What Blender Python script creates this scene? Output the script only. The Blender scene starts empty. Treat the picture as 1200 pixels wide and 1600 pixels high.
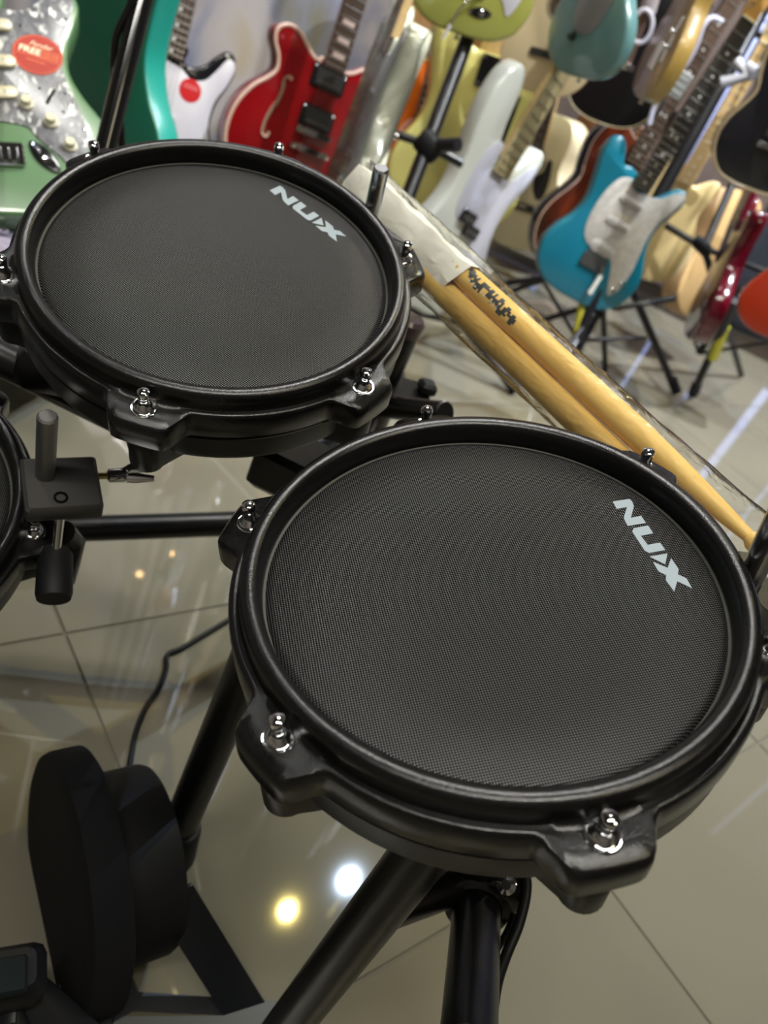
import bpy, bmesh, math, random
from mathutils import Vector, Matrix
from math import sin, cos, pi, radians
random.seed(7)
C = bpy.context.scene.collection
SC = bpy.context.scene

# ------------------------------------------------------------------ camera
CAM_H = 0.68
F_PX = 1206.0
PITCH, ROLL = 0.575598439, 0.455475906
def camera_axes():
    cp, sp = cos(PITCH), sin(PITCH)
    c, s = cos(ROLL), sin(ROLL)
    rows = []
    for v in ((1, 0, 0), (0, -sp, cp), (0, -cp, -sp)):
        rows.append((c*v[0]-s*v[1], s*v[0]+c*v[1], v[2]))
    return Matrix(rows)          # rows: world X, Y, Z seen by the camera (x right, y down, z forward)
CR = camera_axes()
CAM = Vector((0, 0, CAM_H))
def ray(px, py):
    return (CR @ Vector(((px-600)/F_PX, (py-800)/F_PX, 1))).normalized()
def at(px, py, d):
    return CAM + ray(px, py)*d
def floor_at(px, py, z=0.0):
    r = ray(px, py)
    return CAM + r*((z-CAM_H)/r.z)
cd = bpy.data.cameras.new('camera')
cam = bpy.data.objects.new('camera', cd)
C.objects.link(cam)
right, down, fwd = CR.col[0], CR.col[1], CR.col[2]
M = Matrix((right, -down, -fwd)).transposed().to_4x4()
M.translation = CAM
cam.matrix_world = M
cd.sensor_fit = 'VERTICAL'
cd.sensor_height = 36
cd.sensor_width = 27
cd.lens = F_PX/1600*36
cd.clip_start = 0.02
cd.clip_end = 50
cd.dof.use_dof = True
cd.dof.focus_distance = 0.38
cd.dof.aperture_fstop = 8.5
SC.camera = cam

# ------------------------------------------------------------------ world, lights, exposure
SC.view_settings.view_transform = 'Standard'
SC.view_settings.look = 'None'
SC.view_settings.gamma = 1
SC.view_settings.use_curve_mapping = False
SC.view_settings.exposure = 0.0
w = bpy.data.worlds.new('world'); SC.world = w
w.use_nodes = True
w.node_tree.nodes['Background'].inputs[0].default_value = (0.6, 0.62, 0.7, 1)
w.node_tree.nodes['Background'].inputs[1].default_value = 0.05
def area(name, loc, target, size, power, color, sizey=None):
    l = bpy.data.lights.new(name, 'AREA')
    l.shape = 'RECTANGLE'; l.size = size; l.size_y = sizey or size
    l.energy = power; l.color = color
    o = bpy.data.objects.new(name, l); C.objects.link(o)
    o.location = loc
    o.rotation_euler = (Vector(target)-Vector(loc)).to_track_quat('-Z', 'Y').to_euler()
    return o
area('near_panel_light', (-0.56, 1.12, 2.66), (0.0, 0.6, 0.3), 0.4, 34, (1.0, 0.98, 0.93))
area('warm_panel_light', (1.3, -0.5, 2.66), (1.0, 0.6, 0), 0.6, 14, (1.0, 0.88, 0.60))
tube_l = area('back_tube_light', (-0.2, -0.58, 2.62), (-0.2, -0.58, 0), 1.7, 42, (1.0, 0.97, 0.88), 0.12)
tube_l.rotation_euler = (0, 0, 0.41)

# ------------------------------------------------------------------ materials
MATS = {}
def mat(name, col, rough=0.5, metal=0.0, bump=0.0, bscale=200.0, col2=None, cscale=20.0, coat=0.0, spec=0.5, stretch=None, emit=None, alpha=1.0, trans=0.0):
    if name in MATS: return MATS[name]
    m = bpy.data.materials.new(name); m.use_nodes = True
    nt = m.node_tree; b = nt.nodes['Principled BSDF']
    b.inputs['Base Color'].default_value = (*col, 1)
    b.inputs['Roughness'].default_value = rough
    b.inputs['Metallic'].default_value = metal
    b.inputs['Coat Weight'].default_value = coat
    b.inputs['Coat Roughness'].default_value = 0.06
    b.inputs['Specular IOR Level'].default_value = spec
    b.inputs['Transmission Weight'].default_value = trans
    b.inputs['Alpha'].default_value = alpha
    if emit:
        b.inputs['Emission Color'].default_value = (*emit[0], 1)
        b.inputs['Emission Strength'].default_value = emit[1]
    tc = nt.nodes.new('ShaderNodeTexCoord')
    src = tc.outputs['Object']
    if stretch:
        mp = nt.nodes.new('ShaderNodeMapping'); mp.inputs['Scale'].default_value = stretch
        nt.links.new(src, mp.inputs['Vector']); src = mp.outputs['Vector']
    if col2:
        n = nt.nodes.new('ShaderNodeTexNoise'); n.inputs['Scale'].default_value = cscale
        n.inputs['Detail'].default_value = 4
        nt.links.new(src, n.inputs['Vector'])
        r = nt.nodes.new('ShaderNodeValToRGB')
        r.color_ramp.elements[0].position = 0.35; r.color_ramp.elements[1].position = 0.65
        r.color_ramp.elements[0].color = (*col, 1); r.color_ramp.elements[1].color = (*col2, 1)
        nt.links.new(n.outputs['Fac'], r.inputs['Fac']); nt.links.new(r.outputs['Color'], b.inputs['Base Color'])
    if bump:
        n = nt.nodes.new('ShaderNodeTexNoise'); n.inputs['Scale'].default_value = bscale
        n.inputs['Detail'].default_value = 3
        nt.links.new(src, n.inputs['Vector'])
        bp = nt.nodes.new('ShaderNodeBump'); bp.inputs['Strength'].default_value = bump; bp.inputs['Distance'].default_value = 0.001
        nt.links.new(n.outputs['Fac'], bp.inputs['Height']); nt.links.new(bp.outputs['Normal'], b.inputs['Normal'])
    MATS[name] = m
    return m
plastic = mat('moulded_black_plastic', (0.0022, 0.0022, 0.0024), 0.24, bump=0.16, bscale=1500, col2=(0.006, 0.006, 0.0063), cscale=600, spec=0.50)
shellm = mat('satin_black_shell', (0.005, 0.005, 0.0049), 0.40, spec=0.4)
blacksteel = mat('black_powder_steel', (0.004, 0.004, 0.0045), 0.33, bump=0.1, bscale=1200)
rubber = mat('black_rubber', (0.004, 0.004, 0.005), 0.6, spec=0.3)
kickfoam = mat('black_foam', (0.004, 0.004, 0.005), 0.85, spec=0.2, bump=0.3, bscale=1500)
chrome = mat('chrome', (0.78, 0.79, 0.82), 0.07, 1.0)
darkchrome = mat('dark_steel', (0.45, 0.45, 0.45), 0.42, 1.0)
blockm = mat('grey_black_block', (0.034, 0.032, 0.031), 0.55)
ink = mat('pale_ink', (0.33, 0.40, 0.45), 0.55)
brass = mat('brass', (0.75, 0.55, 0.22), 0.25, 1.0)
cablem = mat('black_cable', (0.003, 0.003, 0.0035), 0.5, spec=0.2)
foamgrey = mat('grey_foam_ring', (0.09, 0.09, 0.08), 0.9, bump=0.4, bscale=600)

def weave_material():
    m = bpy.data.materials.new('woven_mesh_head'); m.use_nodes = True
    nt = m.node_tree; b = nt.nodes['Principled BSDF']; L = nt.links
    tc = nt.nodes.new('ShaderNodeTexCoord')
    sep = nt.nodes.new('ShaderNodeSeparateXYZ'); L.new(tc.outputs['Object'], sep.inputs[0])
    def math_node(op, a, bb=None):
        n = nt.nodes.new('ShaderNodeMath'); n.operation = op
        for i, v in enumerate((a, bb)):
            if v is None: continue
            if isinstance(v, (int, float)): n.inputs[i].default_value = v
            else: L.new(v, n.inputs[i])
        return n.outputs[0]
    pitch = 0.00108
    # slow warp so that the threads waver
    nz = nt.nodes.new('ShaderNodeTexNoise'); nz.inputs['Scale'].default_value = 30; L.new(tc.outputs['Object'], nz.inputs['Vector'])
    off = math_node('MULTIPLY', nz.outputs['Fac'], 0.9)
    sx = math_node('SINE', math_node('ADD', math_node('MULTIPLY', sep.outputs[0], 2*pi/pitch), off))
    sy = math_node('SINE', math_node('ADD', math_node('MULTIPLY', sep.outputs[1], 2*pi/pitch), off))
    h = math_node('MULTIPLY', math_node('ADD', math_node('MULTIPLY', sx, 0.5), 0.5), math_node('ADD', math_node('MULTIPLY', sy, 0.5), 0.5))
    ramp = nt.nodes.new('ShaderNodeValToRGB'); L.new(h, ramp.inputs['Fac'])
    ramp.color_ramp.elements[0].position = 0.10; ramp.color_ramp.elements[0].color = (0.003, 0.003, 0.003, 1)
    ramp.color_ramp.elements[1].position = 0.75; ramp.color_ramp.elements[1].color = (0.060, 0.060, 0.061, 1)
    L.new(ramp.outputs['Color'], b.inputs['Base Color'])
    bp = nt.nodes.new('ShaderNodeBump'); bp.inputs['Strength'].default_value = 0.30; bp.inputs['Distance'].default_value = 0.0004
    L.new(h, bp.inputs['Height']); L.new(bp.outputs['Normal'], b.inputs['Normal'])
    b.inputs['Roughness'].default_value = 0.38
    mr = nt.nodes.new('ShaderNodeMapRange'); L.new(h, mr.inputs['Value'])
    mr.inputs['From Min'].default_value = 0.05; mr.inputs['From Max'].default_value = 0.7
    mr.inputs['To Min'].default_value = 0.0; mr.inputs['To Max'].default_value = 1.0
    L.new(mr.outputs['Result'], b.inputs['Specular IOR Level'])
    return m
meshhead = weave_material()

# ------------------------------------------------------------------ mesh helpers
class MB:
    def __init__(s): s.v = []; s.f = []
    def add(s, vs, fs):
        n = len(s.v); s.v += [tuple(v) for v in vs]; s.f += [tuple(i+n for i in f) for f in fs]; return s
    def box(s, size, loc=(0, 0, 0), rot=None, bev=0.0):
        x, y, z = (k/2 for k in size)
        loc = Vector(loc); R = rot if rot is not None else Matrix.Identity(3)
        if not bev:
            vs = [loc+R@Vector((a*x, b*y, c*z)) for c in (-1, 1) for a, b in ((-1, -1), (1, -1), (1, 1), (-1, 1))]
            return s.add(vs, [(3, 2, 1, 0), (4, 5, 6, 7), (0, 1, 5, 4), (1, 2, 6, 5), (2, 3, 7, 6), (3, 0, 4, 7)])
        pts = []
        for sx, sy, a0 in ((1, 1, 0), (-1, 1, 90), (-1, -1, 180), (1, -1, 270)):
            for k in range(3):
                a = radians(a0+45*k); pts.append((sx*(x-bev)+bev*cos(a), sy*(y-bev)+bev*sin(a)))
        b2 = min(bev, z*0.6)
        rings = [(1-b2*0.9/max(x, y), -z), (1, -z+b2), (1, z-b2), (1-b2*0.9/max(x, y), z)]
        vs = [loc+R@Vector((p[0]*k, p[1]*k, zz)) for k, zz in rings for p in pts]
        n = len(pts); fs = [tuple(range(n))[::-1], tuple(range(3*n, 4*n))]
        for r in range(3):
            for i in range(n):
                j = (i+1) % n; fs.append((r*n+i, r*n+j, (r+1)*n+j, (r+1)*n+i))
        return s.add(vs, fs)
    def lathe(s, prof, seg=32, o=(0, 0, 0), ax=(0, 0, 1), cap=True):
        o = Vector(o); ax = Vector(ax).normalized()
        u = ax.orthogonal().normalized(); w_ = ax.cross(u)
        vs = []
        for r, z in prof:
            for i in range(seg):
                a = 2*pi*i/seg; vs.append(o+ax*z+(u*cos(a)+w_*sin(a))*r)
        fs = []
        for k in range(len(prof)-1):
            for i in range(seg):
                j = (i+1) % seg; fs.append((k*seg+i, k*seg+j, (k+1)*seg+j, (k+1)*seg+i))
        if cap:
            if prof[0][0] > 1e-6: fs.append(tuple(range(seg))[::-1])
            if prof[-1][0] > 1e-6: fs.append(tuple(range((len(prof)-1)*seg, len(prof)*seg)))
        return s.add(vs, fs)
    def cyl(s, p0, p1, r, r1=None, seg=20, bev=0.0):
        p0, p1 = Vector(p0), Vector(p1); L = (p1-p0).length; r1 = r if r1 is None else r1
        if bev: prof = [(max(r-bev, 1e-4), 0), (r, bev), (r1, L-bev), (max(r1-bev, 1e-4), L)]
        else: prof = [(r, 0), (r1, L)]
        return s.lathe(prof, seg, p0, p1-p0)
    def tube(s, pts, r, seg=10, closed=False, flat=1.0):
        pts = [Vector(p) for p in pts]; n = len(pts); vs = []
        t0 = (pts[1]-pts[0]).normalized(); u = t0.orthogonal().normalized()
        for i, p in enumerate(pts):
            a = pts[(i-1) % n] if (closed or i > 0) else p
            b = pts[(i+1) % n] if (closed or i < n-1) else p
            t = (b-a).normalized(); u = (u-t*u.dot(t)).normalized(); w_ = t.cross(u)
            rr = r[i] if isinstance(r, (list, tuple)) else r
            for k in range(seg):
                q = 2*pi*k/seg; vs.append(p+(u*cos(q)+w_*sin(q)*flat)*rr)
        fs = []
        for i in range(n if closed else n-1):
            for k in range(seg):
                l = (k+1) % seg; j = (i+1) % n
                fs.append((i*seg+k, i*seg+l, j*seg+l, j*seg+k))
        if not closed: fs += [tuple(range(seg))[::-1], tuple(range((n-1)*seg, n*seg))]
        return s.add(vs, fs)
    def prism(s, pts, z0, z1, bev=0.0):
        """outline (counter-clockwise) in x,y extruded from z0 up to z1, edges rounded by bev"""
        n = len(pts)
        if bev:
            rings = [(bev, z0), (bev*0.3, z0+bev*0.35), (0, z0+bev), (0, z1-bev), (bev*0.3, z1-bev*0.35), (bev, z1)]
        else: rings = [(0, z0), (0, z1)]
        nr = []
        for i in range(n):
            a = Vector(pts[i-1]); b = Vector(pts[(i+1) % n]); t = (b-a)
            nr.append(Vector((t.y, -t.x)).normalized() if t.length > 1e-9 else Vector((0, 0)))
        vs = [(pts[i][0]-nr[i].x*k, pts[i][1]-nr[i].y*k, z) for k, z in rings for i in range(n)]
        fs = [tuple(range(n))[::-1], tuple(range((len(rings)-1)*n, len(rings)*n))]
        for r in range(len(rings)-1):
            for i in range(n):
                j = (i+1) % n; fs.append((r*n+i, r*n+j, (r+1)*n+j, (r+1)*n+i))
        return s.add(vs, fs)
    def obj(s, name, m, parent=None, smooth=40, **props):
        me = bpy.data.meshes.new(name); me.from_pydata(s.v, [], s.f); me.update()
        if m: me.materials.append(m)
        o = bpy.data.objects.new(name, me); C.objects.link(o)
        if parent: o.parent = parent
        if smooth:
            me.shade_smooth()
            me.set_sharp_from_angle(angle=radians(smooth))
        for k, v in props.items(): o[k] = v
        return o
def thing(name, label, cat, matrix=None, group=None):
    o = bpy.data.objects.new(name, None); C.objects.link(o)
    o.empty_display_size = 0.05
    if matrix is not None: o.matrix_world = matrix
    tag(o, label, cat, group); return o
def tag(o, label, cat, group=None):
    o['label'] = label; o['category'] = cat
    if group: o['group'] = group
    return o
def copy_tree(o, parent=None):
    c = o.copy(); C.objects.link(c)
    if parent:
        c.parent = parent; c.matrix_parent_inverse = o.matrix_parent_inverse.copy()
    for ch in [k for k in bpy.data.objects if k.parent == o]: copy_tree(ch, c)
    return c
def frame(x, y, z, o):
    m = Matrix((x, y, z)).transposed().to_4x4(); m.translation = o; return m
def spline(pts, k=5, closed=True):
    out = []; n = len(pts)
    for i in range(n if closed else n-1):
        p = [Vector(pts[(i+j-1) % n] if closed else pts[min(max(i+j-1, 0), n-1)]) for j in range(4)]
        for q in range(k):
            t = q/k
            out.append(0.5*((2*p[1])+(p[2]-p[0])*t+(2*p[0]-5*p[1]+4*p[2]-p[3])*t*t+(3*p[1]-3*p[2]-p[0]+p[3])*t**3))
    if not closed: out.append(Vector(pts[-1]))
    return out
def circ(cx, cy, r, n=24, ry=None, a0=0):
    ry = ry or r
    return [(cx+r*cos(a0+2*pi*i/n), cy+ry*sin(a0+2*pi*i/n)) for i in range(n)]

# ------------------------------------------------------------------ the setting
YAW = 0.859869968
GROUT = mat('grey_grout', (0.10, 0.088, 0.062), 0.7)
def structure(o): o['kind'] = 'structure'; return o
X0, X1, Y0, Y1, CEIL = -2.6, 3.2, -2.2, 3.35, 2.7
fl = structure(MB().box((X1-X0, Y1-Y0, 0.1), ((X0+X1)/2, (Y0+Y1)/2, -0.052)).obj('floor', GROUT, smooth=0))
tilem = mat('polished_tile', (0.142, 0.130, 0.095), 0.035, spec=0.75, col2=(0.158, 0.145, 0.107), cscale=3.0, bump=0.03, bscale=6)
TS = 0.4386
tb = MB().box((TS-0.0028, TS-0.0028, 0.009), (0, 0, -0.0045), bev=0.0008)
first = None
dx, dy = Vector((cos(YAW), sin(YAW), 0)), Vector((-sin(YAW), cos(YAW), 0))
for i in range(-14, 15):
    for j in range(-14, 15):
        c = dx*(0.2545+TS*(i+0.5))+dy*(0.1127+TS*(j+0.5))
        if not (X0+0.31 < c.x < X1-0.31 and Y0+0.31 < c.y < Y1-0.20): continue
        if first is None:
            t = first = tb.obj('tile', tilem, fl, smooth=0)
        else:
            t = first.copy(); C.objects.link(t)
        t.location = c; t.rotation_euler = (0, 0, YAW)
wallm = bpy.data.materials.new('pale_wall_painted_reflections'); wallm.use_nodes = True  # grey, blue and amber bands are reflections on draped plastic, painted into the colour
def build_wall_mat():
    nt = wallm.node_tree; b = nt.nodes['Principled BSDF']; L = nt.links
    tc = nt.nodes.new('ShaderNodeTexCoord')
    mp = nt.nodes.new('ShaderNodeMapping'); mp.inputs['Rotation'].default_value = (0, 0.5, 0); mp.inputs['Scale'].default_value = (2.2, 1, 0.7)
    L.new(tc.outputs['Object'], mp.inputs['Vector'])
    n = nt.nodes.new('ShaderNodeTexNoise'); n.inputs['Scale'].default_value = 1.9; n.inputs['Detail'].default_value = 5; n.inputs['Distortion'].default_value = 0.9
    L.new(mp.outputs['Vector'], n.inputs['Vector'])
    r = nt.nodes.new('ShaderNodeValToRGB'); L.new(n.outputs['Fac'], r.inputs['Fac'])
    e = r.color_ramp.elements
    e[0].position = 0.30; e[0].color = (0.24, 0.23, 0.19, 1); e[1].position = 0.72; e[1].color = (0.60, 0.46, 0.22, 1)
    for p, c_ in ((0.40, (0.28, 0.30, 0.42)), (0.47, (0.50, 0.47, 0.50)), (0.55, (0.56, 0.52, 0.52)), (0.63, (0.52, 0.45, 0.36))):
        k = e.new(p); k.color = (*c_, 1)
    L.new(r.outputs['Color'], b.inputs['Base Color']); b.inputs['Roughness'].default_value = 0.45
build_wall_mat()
plain = mat('dull_wall', (0.22, 0.20, 0.18), 0.7)
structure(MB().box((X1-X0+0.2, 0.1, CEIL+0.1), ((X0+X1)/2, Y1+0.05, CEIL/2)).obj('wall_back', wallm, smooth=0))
structure(MB().box((0.1, Y1-Y0, CEIL+0.1), (X0-0.05, (Y0+Y1)/2, CEIL/2)).obj('wall_left', plain, smooth=0))
structure(MB().box((0.1, Y1-Y0, CEIL+0.1), (X1+0.05, (Y0+Y1)/2, CEIL/2)).obj('wall_right', plain, smooth=0))
structure(MB().box((X1-X0+0.2, 0.1, CEIL+0.1), ((X0+X1)/2, Y0-0.05, CEIL/2)).obj('wall_front', plain, smooth=0))
structure(MB().box((X1-X0, Y1-Y0, 0.1), ((X0+X1)/2, (Y0+Y1)/2, CEIL+0.05)).obj('ceiling', mat('dark_ceiling', (0.10, 0.095, 0.09), 0.8), smooth=0))
structure(MB().box((X1-X0, 0.015, 0.08), ((X0+X1)/2, Y1-0.0075, 0.04)).obj('baseboard_back', mat('brown_trim', (0.06, 0.045, 0.035), 0.4), smooth=0))
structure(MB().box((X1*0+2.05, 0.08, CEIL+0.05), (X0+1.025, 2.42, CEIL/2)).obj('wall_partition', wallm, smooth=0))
# brown board cladding with pale backlit gaps on the right part of the back wall
clad = thing('wall_cladding', 'dark brown board cladding with pale blue lit gaps on the back wall', 'wall cladding', Matrix.Translation((0, Y1-0.02, 0)))
clad['kind'] = 'structure'
board = mat('brown_board', (0.115, 0.085, 0.075), 0.35, col2=(0.085, 0.062, 0.055), cscale=6, stretch=(6, 1, 0.5))
strip = mat('backlit_strip', (0.45, 0.5, 0.8), 0.4, emit=((0.42, 0.52, 1.0), 0.8))
x = -0.62
MB().box((X1+0.62, 0.01, 2.4), ((X1-0.62)/2, 0.010, 1.3)).obj('light_strip', strip, clad, smooth=0)
bw = MB().box((0.235, 0.02, 2.5), (0, 0, 0), bev=0.002)
b0 = None
while x < X1-0.24:
    o = bw.obj('board', board, clad, smooth=0) if b0 is None else b0.copy()
    if b0 is None: b0 = o
    else: C.objects.link(o)
    o.location = (x+0.1175, -0.012, 1.34); x += 0.235+random.choice((0.02, 0.028, 0.045))

# ------------------------------------------------------------------ ceiling lamps and small spots
def spot_lamp(p, r, col, strength, label, power, aim=None):
    t = thing('spot_lamp', label, 'lamp', Matrix.Translation(p), 'small ceiling spot lamps')
    MB().lathe([(r*0.95, 0.0), (r*1.5, 0.0), (r*1.6, 0.01), (r*1.5, CEIL-p[2] if CEIL-p[2] < 0.06 else 0.09)], 20).obj('housing', mat('lamp_housing', (0.03, 0.03, 0.03), 0.5), t)
    MB().lathe([(0.0001, -0.004), (r*0.7, -0.003), (r*0.95, 0.001)], 20, cap=False).obj('bulb', mat('glow_'+'%.2f_%.2f_%.0f' % (col[0], col[2], strength), col, 0.4, emit=(col, strength)), t)
    if CEIL-p[2] > 0.1:
        MB().cyl((0, 0, 0.09), (0, 0, CEIL-p[2]), 0.008, seg=8).obj('drop_rod', blacksteel, t)
    if power:
        l = bpy.data.lights.new('spot_light', 'SPOT'); l.energy = power; l.color = col; l.spot_size = 1.6; l.spot_blend = 0.5; l.shadow_soft_size = r
        o = bpy.data.objects.new('spot_light', l); C.objects.link(o); o.location = Vector(p)+Vector((0, 0, -0.012))
        if aim: o.rotation_euler = (Vector(aim)-Vector(p)).to_track_quat('-Z', 'Y').to_euler()
spot_lamp((0.61, 2.15, 2.66), 0.012, (0.62, 0.78, 1.0), 60, 'bluish ceiling spot lamp mirrored on the floor tiles near the slanted tube', 270, (0.5, 2.3, 0.2))
spot_lamp((0.39, 1.89, 2.66), 0.011, (1.0, 0.80, 0.25), 40, 'yellow ceiling spot lamp mirrored on the floor tiles beside the kick pad', 120, (0.1, 2.2, 0.2))
spot_lamp((1.38, 2.75, 2.66), 0.012, (0.9, 0.93, 1.0), 40, 'added white ceiling spot lamp brightening the floor by the turquoise guitar', 520, (1.55, 2.6, 0.0))  # unseen extra lamp, added to brighten the far floor
spot_lamp((0.75, 0.85, 2.66), 0.012, (0.92, 0.95, 1.0), 40, 'added white ceiling spot lamp over the nearest drum pad, lighting the guitars', 260, (-0.5, 2.5, 0.9))  # unseen extra lamp, added to light the guitars further back
spot_lamp((-1.6, 0.6, 2.66), 0.012, (1.0, 0.97, 0.92), 40, 'added white ceiling spot lamp lighting the seafoam guitar', 22, (-0.8, 1.7, 0.3))  # weak unseen lamp, added for the upper left guitars
for q_, c_, lb in (((272, 866), (1.0, 0.62, 0.25), 'warm hanging spot lamp nearer the middle above the guitars'), ((218, 897), (1.0, 0.62, 0.25), 'warm hanging spot lamp further left above the guitars'),
            ((290, 731), (0.9, 0.9, 1.0), 'white hanging spot lamp at the far left above the guitars'), ((345, 784), (0.85, 0.9, 1.0), 'white hanging spot lamp right of the other white one')):
    f_ = floor_at(*q_); r_ = ray(*q_); r_ = Vector((r_.x, r_.y, -r_.z)); k_ = (2.3-f_.y)/r_.y
    p_ = f_+r_*k_
    spot_lamp(tuple(p_), 0.016, c_, 30, lb, 0)

# ------------------------------------------------------------------ drum pads
def lug_ear(a):
    d = abs((a+pi/6) % (pi/3)-pi/6)          # distance to the nearest lug
    t = min(max((radians(11.5)-d)/radians(6.0), 0), 1)
    return t*t*(3-2*t)
def hoop_mesh():
    mb = MB(); N = 288
    prof = [(0.1020, -0.012, 0), (0.1022, 0.004, 0), (0.1030, 0.0088, 0), (0.1045, 0.0105, 0), (0.1075, 0.0112, 0), (0.1100, 0.0105, 0), (0.1115, 0.0086, 0),
            (0.1118, 0.0055, 0), (0.1119, 0.0020, 0), (0.1127, 0.0006, 0), (0.1140, 0.0010, 0.10), (0.1153, 0.0010, 0.45), (0.1162, 0.0004, 0.9), (0.1170, -0.0016, 1), (0.1174, -0.006, 1), (0.1174, -0.0150, 1), (0.1160, -0.0165, 1), (0.1140, -0.0168, 0.5), (0.1100, -0.0170, 0.0), (0.1030, -0.0172, 0)]
    vs = []
    for i in range(N):
        a = 2*pi*i/N; e = lug_ear(a)
        for r, z, k in prof:
            # between the lugs the flange carries a raised ridge, at a lug it runs out flat into the ear
            zz = z - 0.0012*e*(1 if 0 < k else 0)
            if k >= 0.9 and z < -0.01: zz = z-0.001*e
            vs.append(((r+0.0132*e*k)*cos(a), (r+0.0132*e*k)*sin(a), zz))
    P = len(prof); fs = []
    for i in range(N):
        j = (i+1) % N
        for k in range(P):
            l = (k+1) % P; fs.append((i*P+k, j*P+k, j*P+l, i*P+l))
    return mb.add(vs, fs)
def make_pad(label, matrix):
    t = thing('drum_pad', label, 'drum pad', matrix, 'electronic drum pads on the rack')
    # head: mesh skin with a gently rounded edge where it wraps over the bearing edge
    prof = [(0.1030, -0.0090), (0.1018, -0.0030), (0.1000, -0.0008), (0.0975, 0.0)]
    N = 96; vs = []; fs = []
    rs = prof+[(0.07, 0.0), (0.035, 0.0)]
    for r, z in rs: vs += [(r*cos(2*pi*i/N), r*sin(2*pi*i/N), z) for i in range(N)]
    for k in range(len(rs)-1):
        for i in range(N):
            j = (i+1) % N; fs.append((k*N+i, k*N+j, (k+1)*N+j, (k+1)*N+i))
    fs.append(tuple(range((len(rs)-1)*N, len(rs)*N)))
    hd = MB().add(vs, fs).obj('mesh_head', meshhead, t, label='black woven mesh head with pale letters NUX')
    # letters
    MMs = dict(
        N=[(-37.86, 75.09), (-38.04, 84.41), (-36.02, 84.73), (-32.75, 84.11), (-24.97, 78.74), (-25.45, 84.39), (-20.11, 84.37), (-20.03, 74.7), (-24.78, 75.11), (-26.49, 75.84), (-32.67, 80.38), (-32.5, 74.75)],
        U=[(-16.0, 75.1), (-18.0, 76.89), (-18.35, 84.59), (-12.96, 84.47), (-12.41, 77.9), (-6.2, 78.28), (-6.41, 84.69), (-1.44, 84.75), (-1.13, 76.4), (-2.89, 75.09)],
        T=[(1.09, 75.44), (0.9, 84.75), (7.08, 80.33)],
        X=[(4.43, 75.45), (9.35, 80.43), (4.08, 84.87), (11.09, 84.93), (13.94, 83.09), (17.07, 85.68), (23.01, 85.1), (17.82, 80.71), (23.13, 76.34), (16.25, 75.97), (13.4, 77.53), (10.62, 75.25)])
    for k, p in MMs.items():
        p = [(a/1000, b/1000) for a, b in p]
        area2 = sum(p[i-1][0]*p[i][1]-p[i][0]*p[i-1][1] for i in range(len(p)))
        if area2 < 0: p = p[::-1]
        MB().prism(p, 0.00005, 0.00035).obj('letter', ink, hd, smooth=0)
    hoop_mesh().obj('hoop', plastic, t, smooth=50)
    MB().lathe([(0.1045, 0.0005), (0.1032, -0.0010), (0.1010, -0.0022), (0.1025, -0.004)], 96, cap=False).obj('foam_ring', foamgrey, t)
    # shell with its six bosses
    sh = MB().lathe([(0.104, -0.0175), (0.1145, -0.0180), (0.1163, -0.0190), (0.1163, -0.0330), (0.1150, -0.0365), (0.1085, -0.0385), (0.098, -0.0390), (0.03, -0.0420), (0.0001, -0.0420)], 128, cap=False).obj('shell', shellm, t)
    for k in range(6):
        a = k*pi/3; R = Matrix.Rotation(a, 3, 'Z')
        m = MB()
        # boss: rounded block growing out of the shell, slightly tapered
        pts = [(0.106, -0.0175), (0.112, -0.0150)]+[(0.1185+0.0098*cos(q), 0.0098*sin(q)) for q in [radians(x_) for x_ in range(-80, 81, 16)]]+[(0.112, 0.0150), (0.106, 0.0175)]
        m.prism([tuple((R@Vector((x_, y_, 0))).to_2d()) for x_, y_ in pts], -0.0440, -0.0200, 0.0014)
        m.obj('lug_boss', shellm, sh)
        p = R@Vector((0.118, 0, 0))
        MB().lathe([(0.0088, -0.0210), (0.0088, -0.0165)], 20, (p.x, p.y, 0)).obj('spacer', mat('gloss_black', (0.004, 0.004, 0.004), 0.1), t)
        # tension rod: washer, flange and square-ish key head
        r_ = MB().lathe([(0.0068, -0.0012), (0.0071, -0.0004), (0.0067, 0.0005), (0.0060, 0.0003), (0.0050, 0.0005), (0.0044, 0.0012), (0.0040, 0.0024), (0.0032, 0.0030),
                    (0.0029, 0.0036), (0.0028, 0.0078), (0.0032, 0.0086), (0.0033, 0.0110), (0.0030, 0.0122), (0.0018, 0.0130), (0.0001, 0.0132)], 28, (p.x, p.y, -0.0002), cap=False)
        r_.obj('tension_rod', chrome, t)
    # bracket under the rim on the far side, with the rod standing beside the hoop
    MB().box((0.052, 0.034, 0.022), (0.012, 0.125, -0.031), bev=0.004).obj('mount_bracket', plastic, t)
    return t
def pad_matrix(c, n, ph):
    n = Vector(n).normalized(); u = Vector((0, 1, 0)).cross(n).normalized(); v = n.cross(u)
    return frame(u*cos(ph)+v*sin(ph), -u*sin(ph)+v*cos(ph), n, Vector(c))
MR = pad_matrix((.057, .2862, .4873), (-.336, -.221, 1), -1.1051)
ML = pad_matrix((-.1518, .4343, .5041), (-.0576, -.4023, 1), -.3825)
padR = make_pad('nearest and largest black drum pad, lower right, with its whole mesh head in view', MR)
padL = copy_tree(padR); padL.matrix_world = ML
tag(padL, 'black drum pad at upper left, behind the nearest pad, whole head in view', 'drum pad', 'electronic drum pads on the rack')
M3 = pad_matrix((-.302, .3052, .321), (.0761, -.2837, 1), 0.40)
pad3 = copy_tree(padR); pad3.matrix_world = M3
tag(pad3, 'black drum pad cut off by the left edge, beside the square clamp block', 'drum pad', 'electronic drum pads on the rack')

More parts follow.
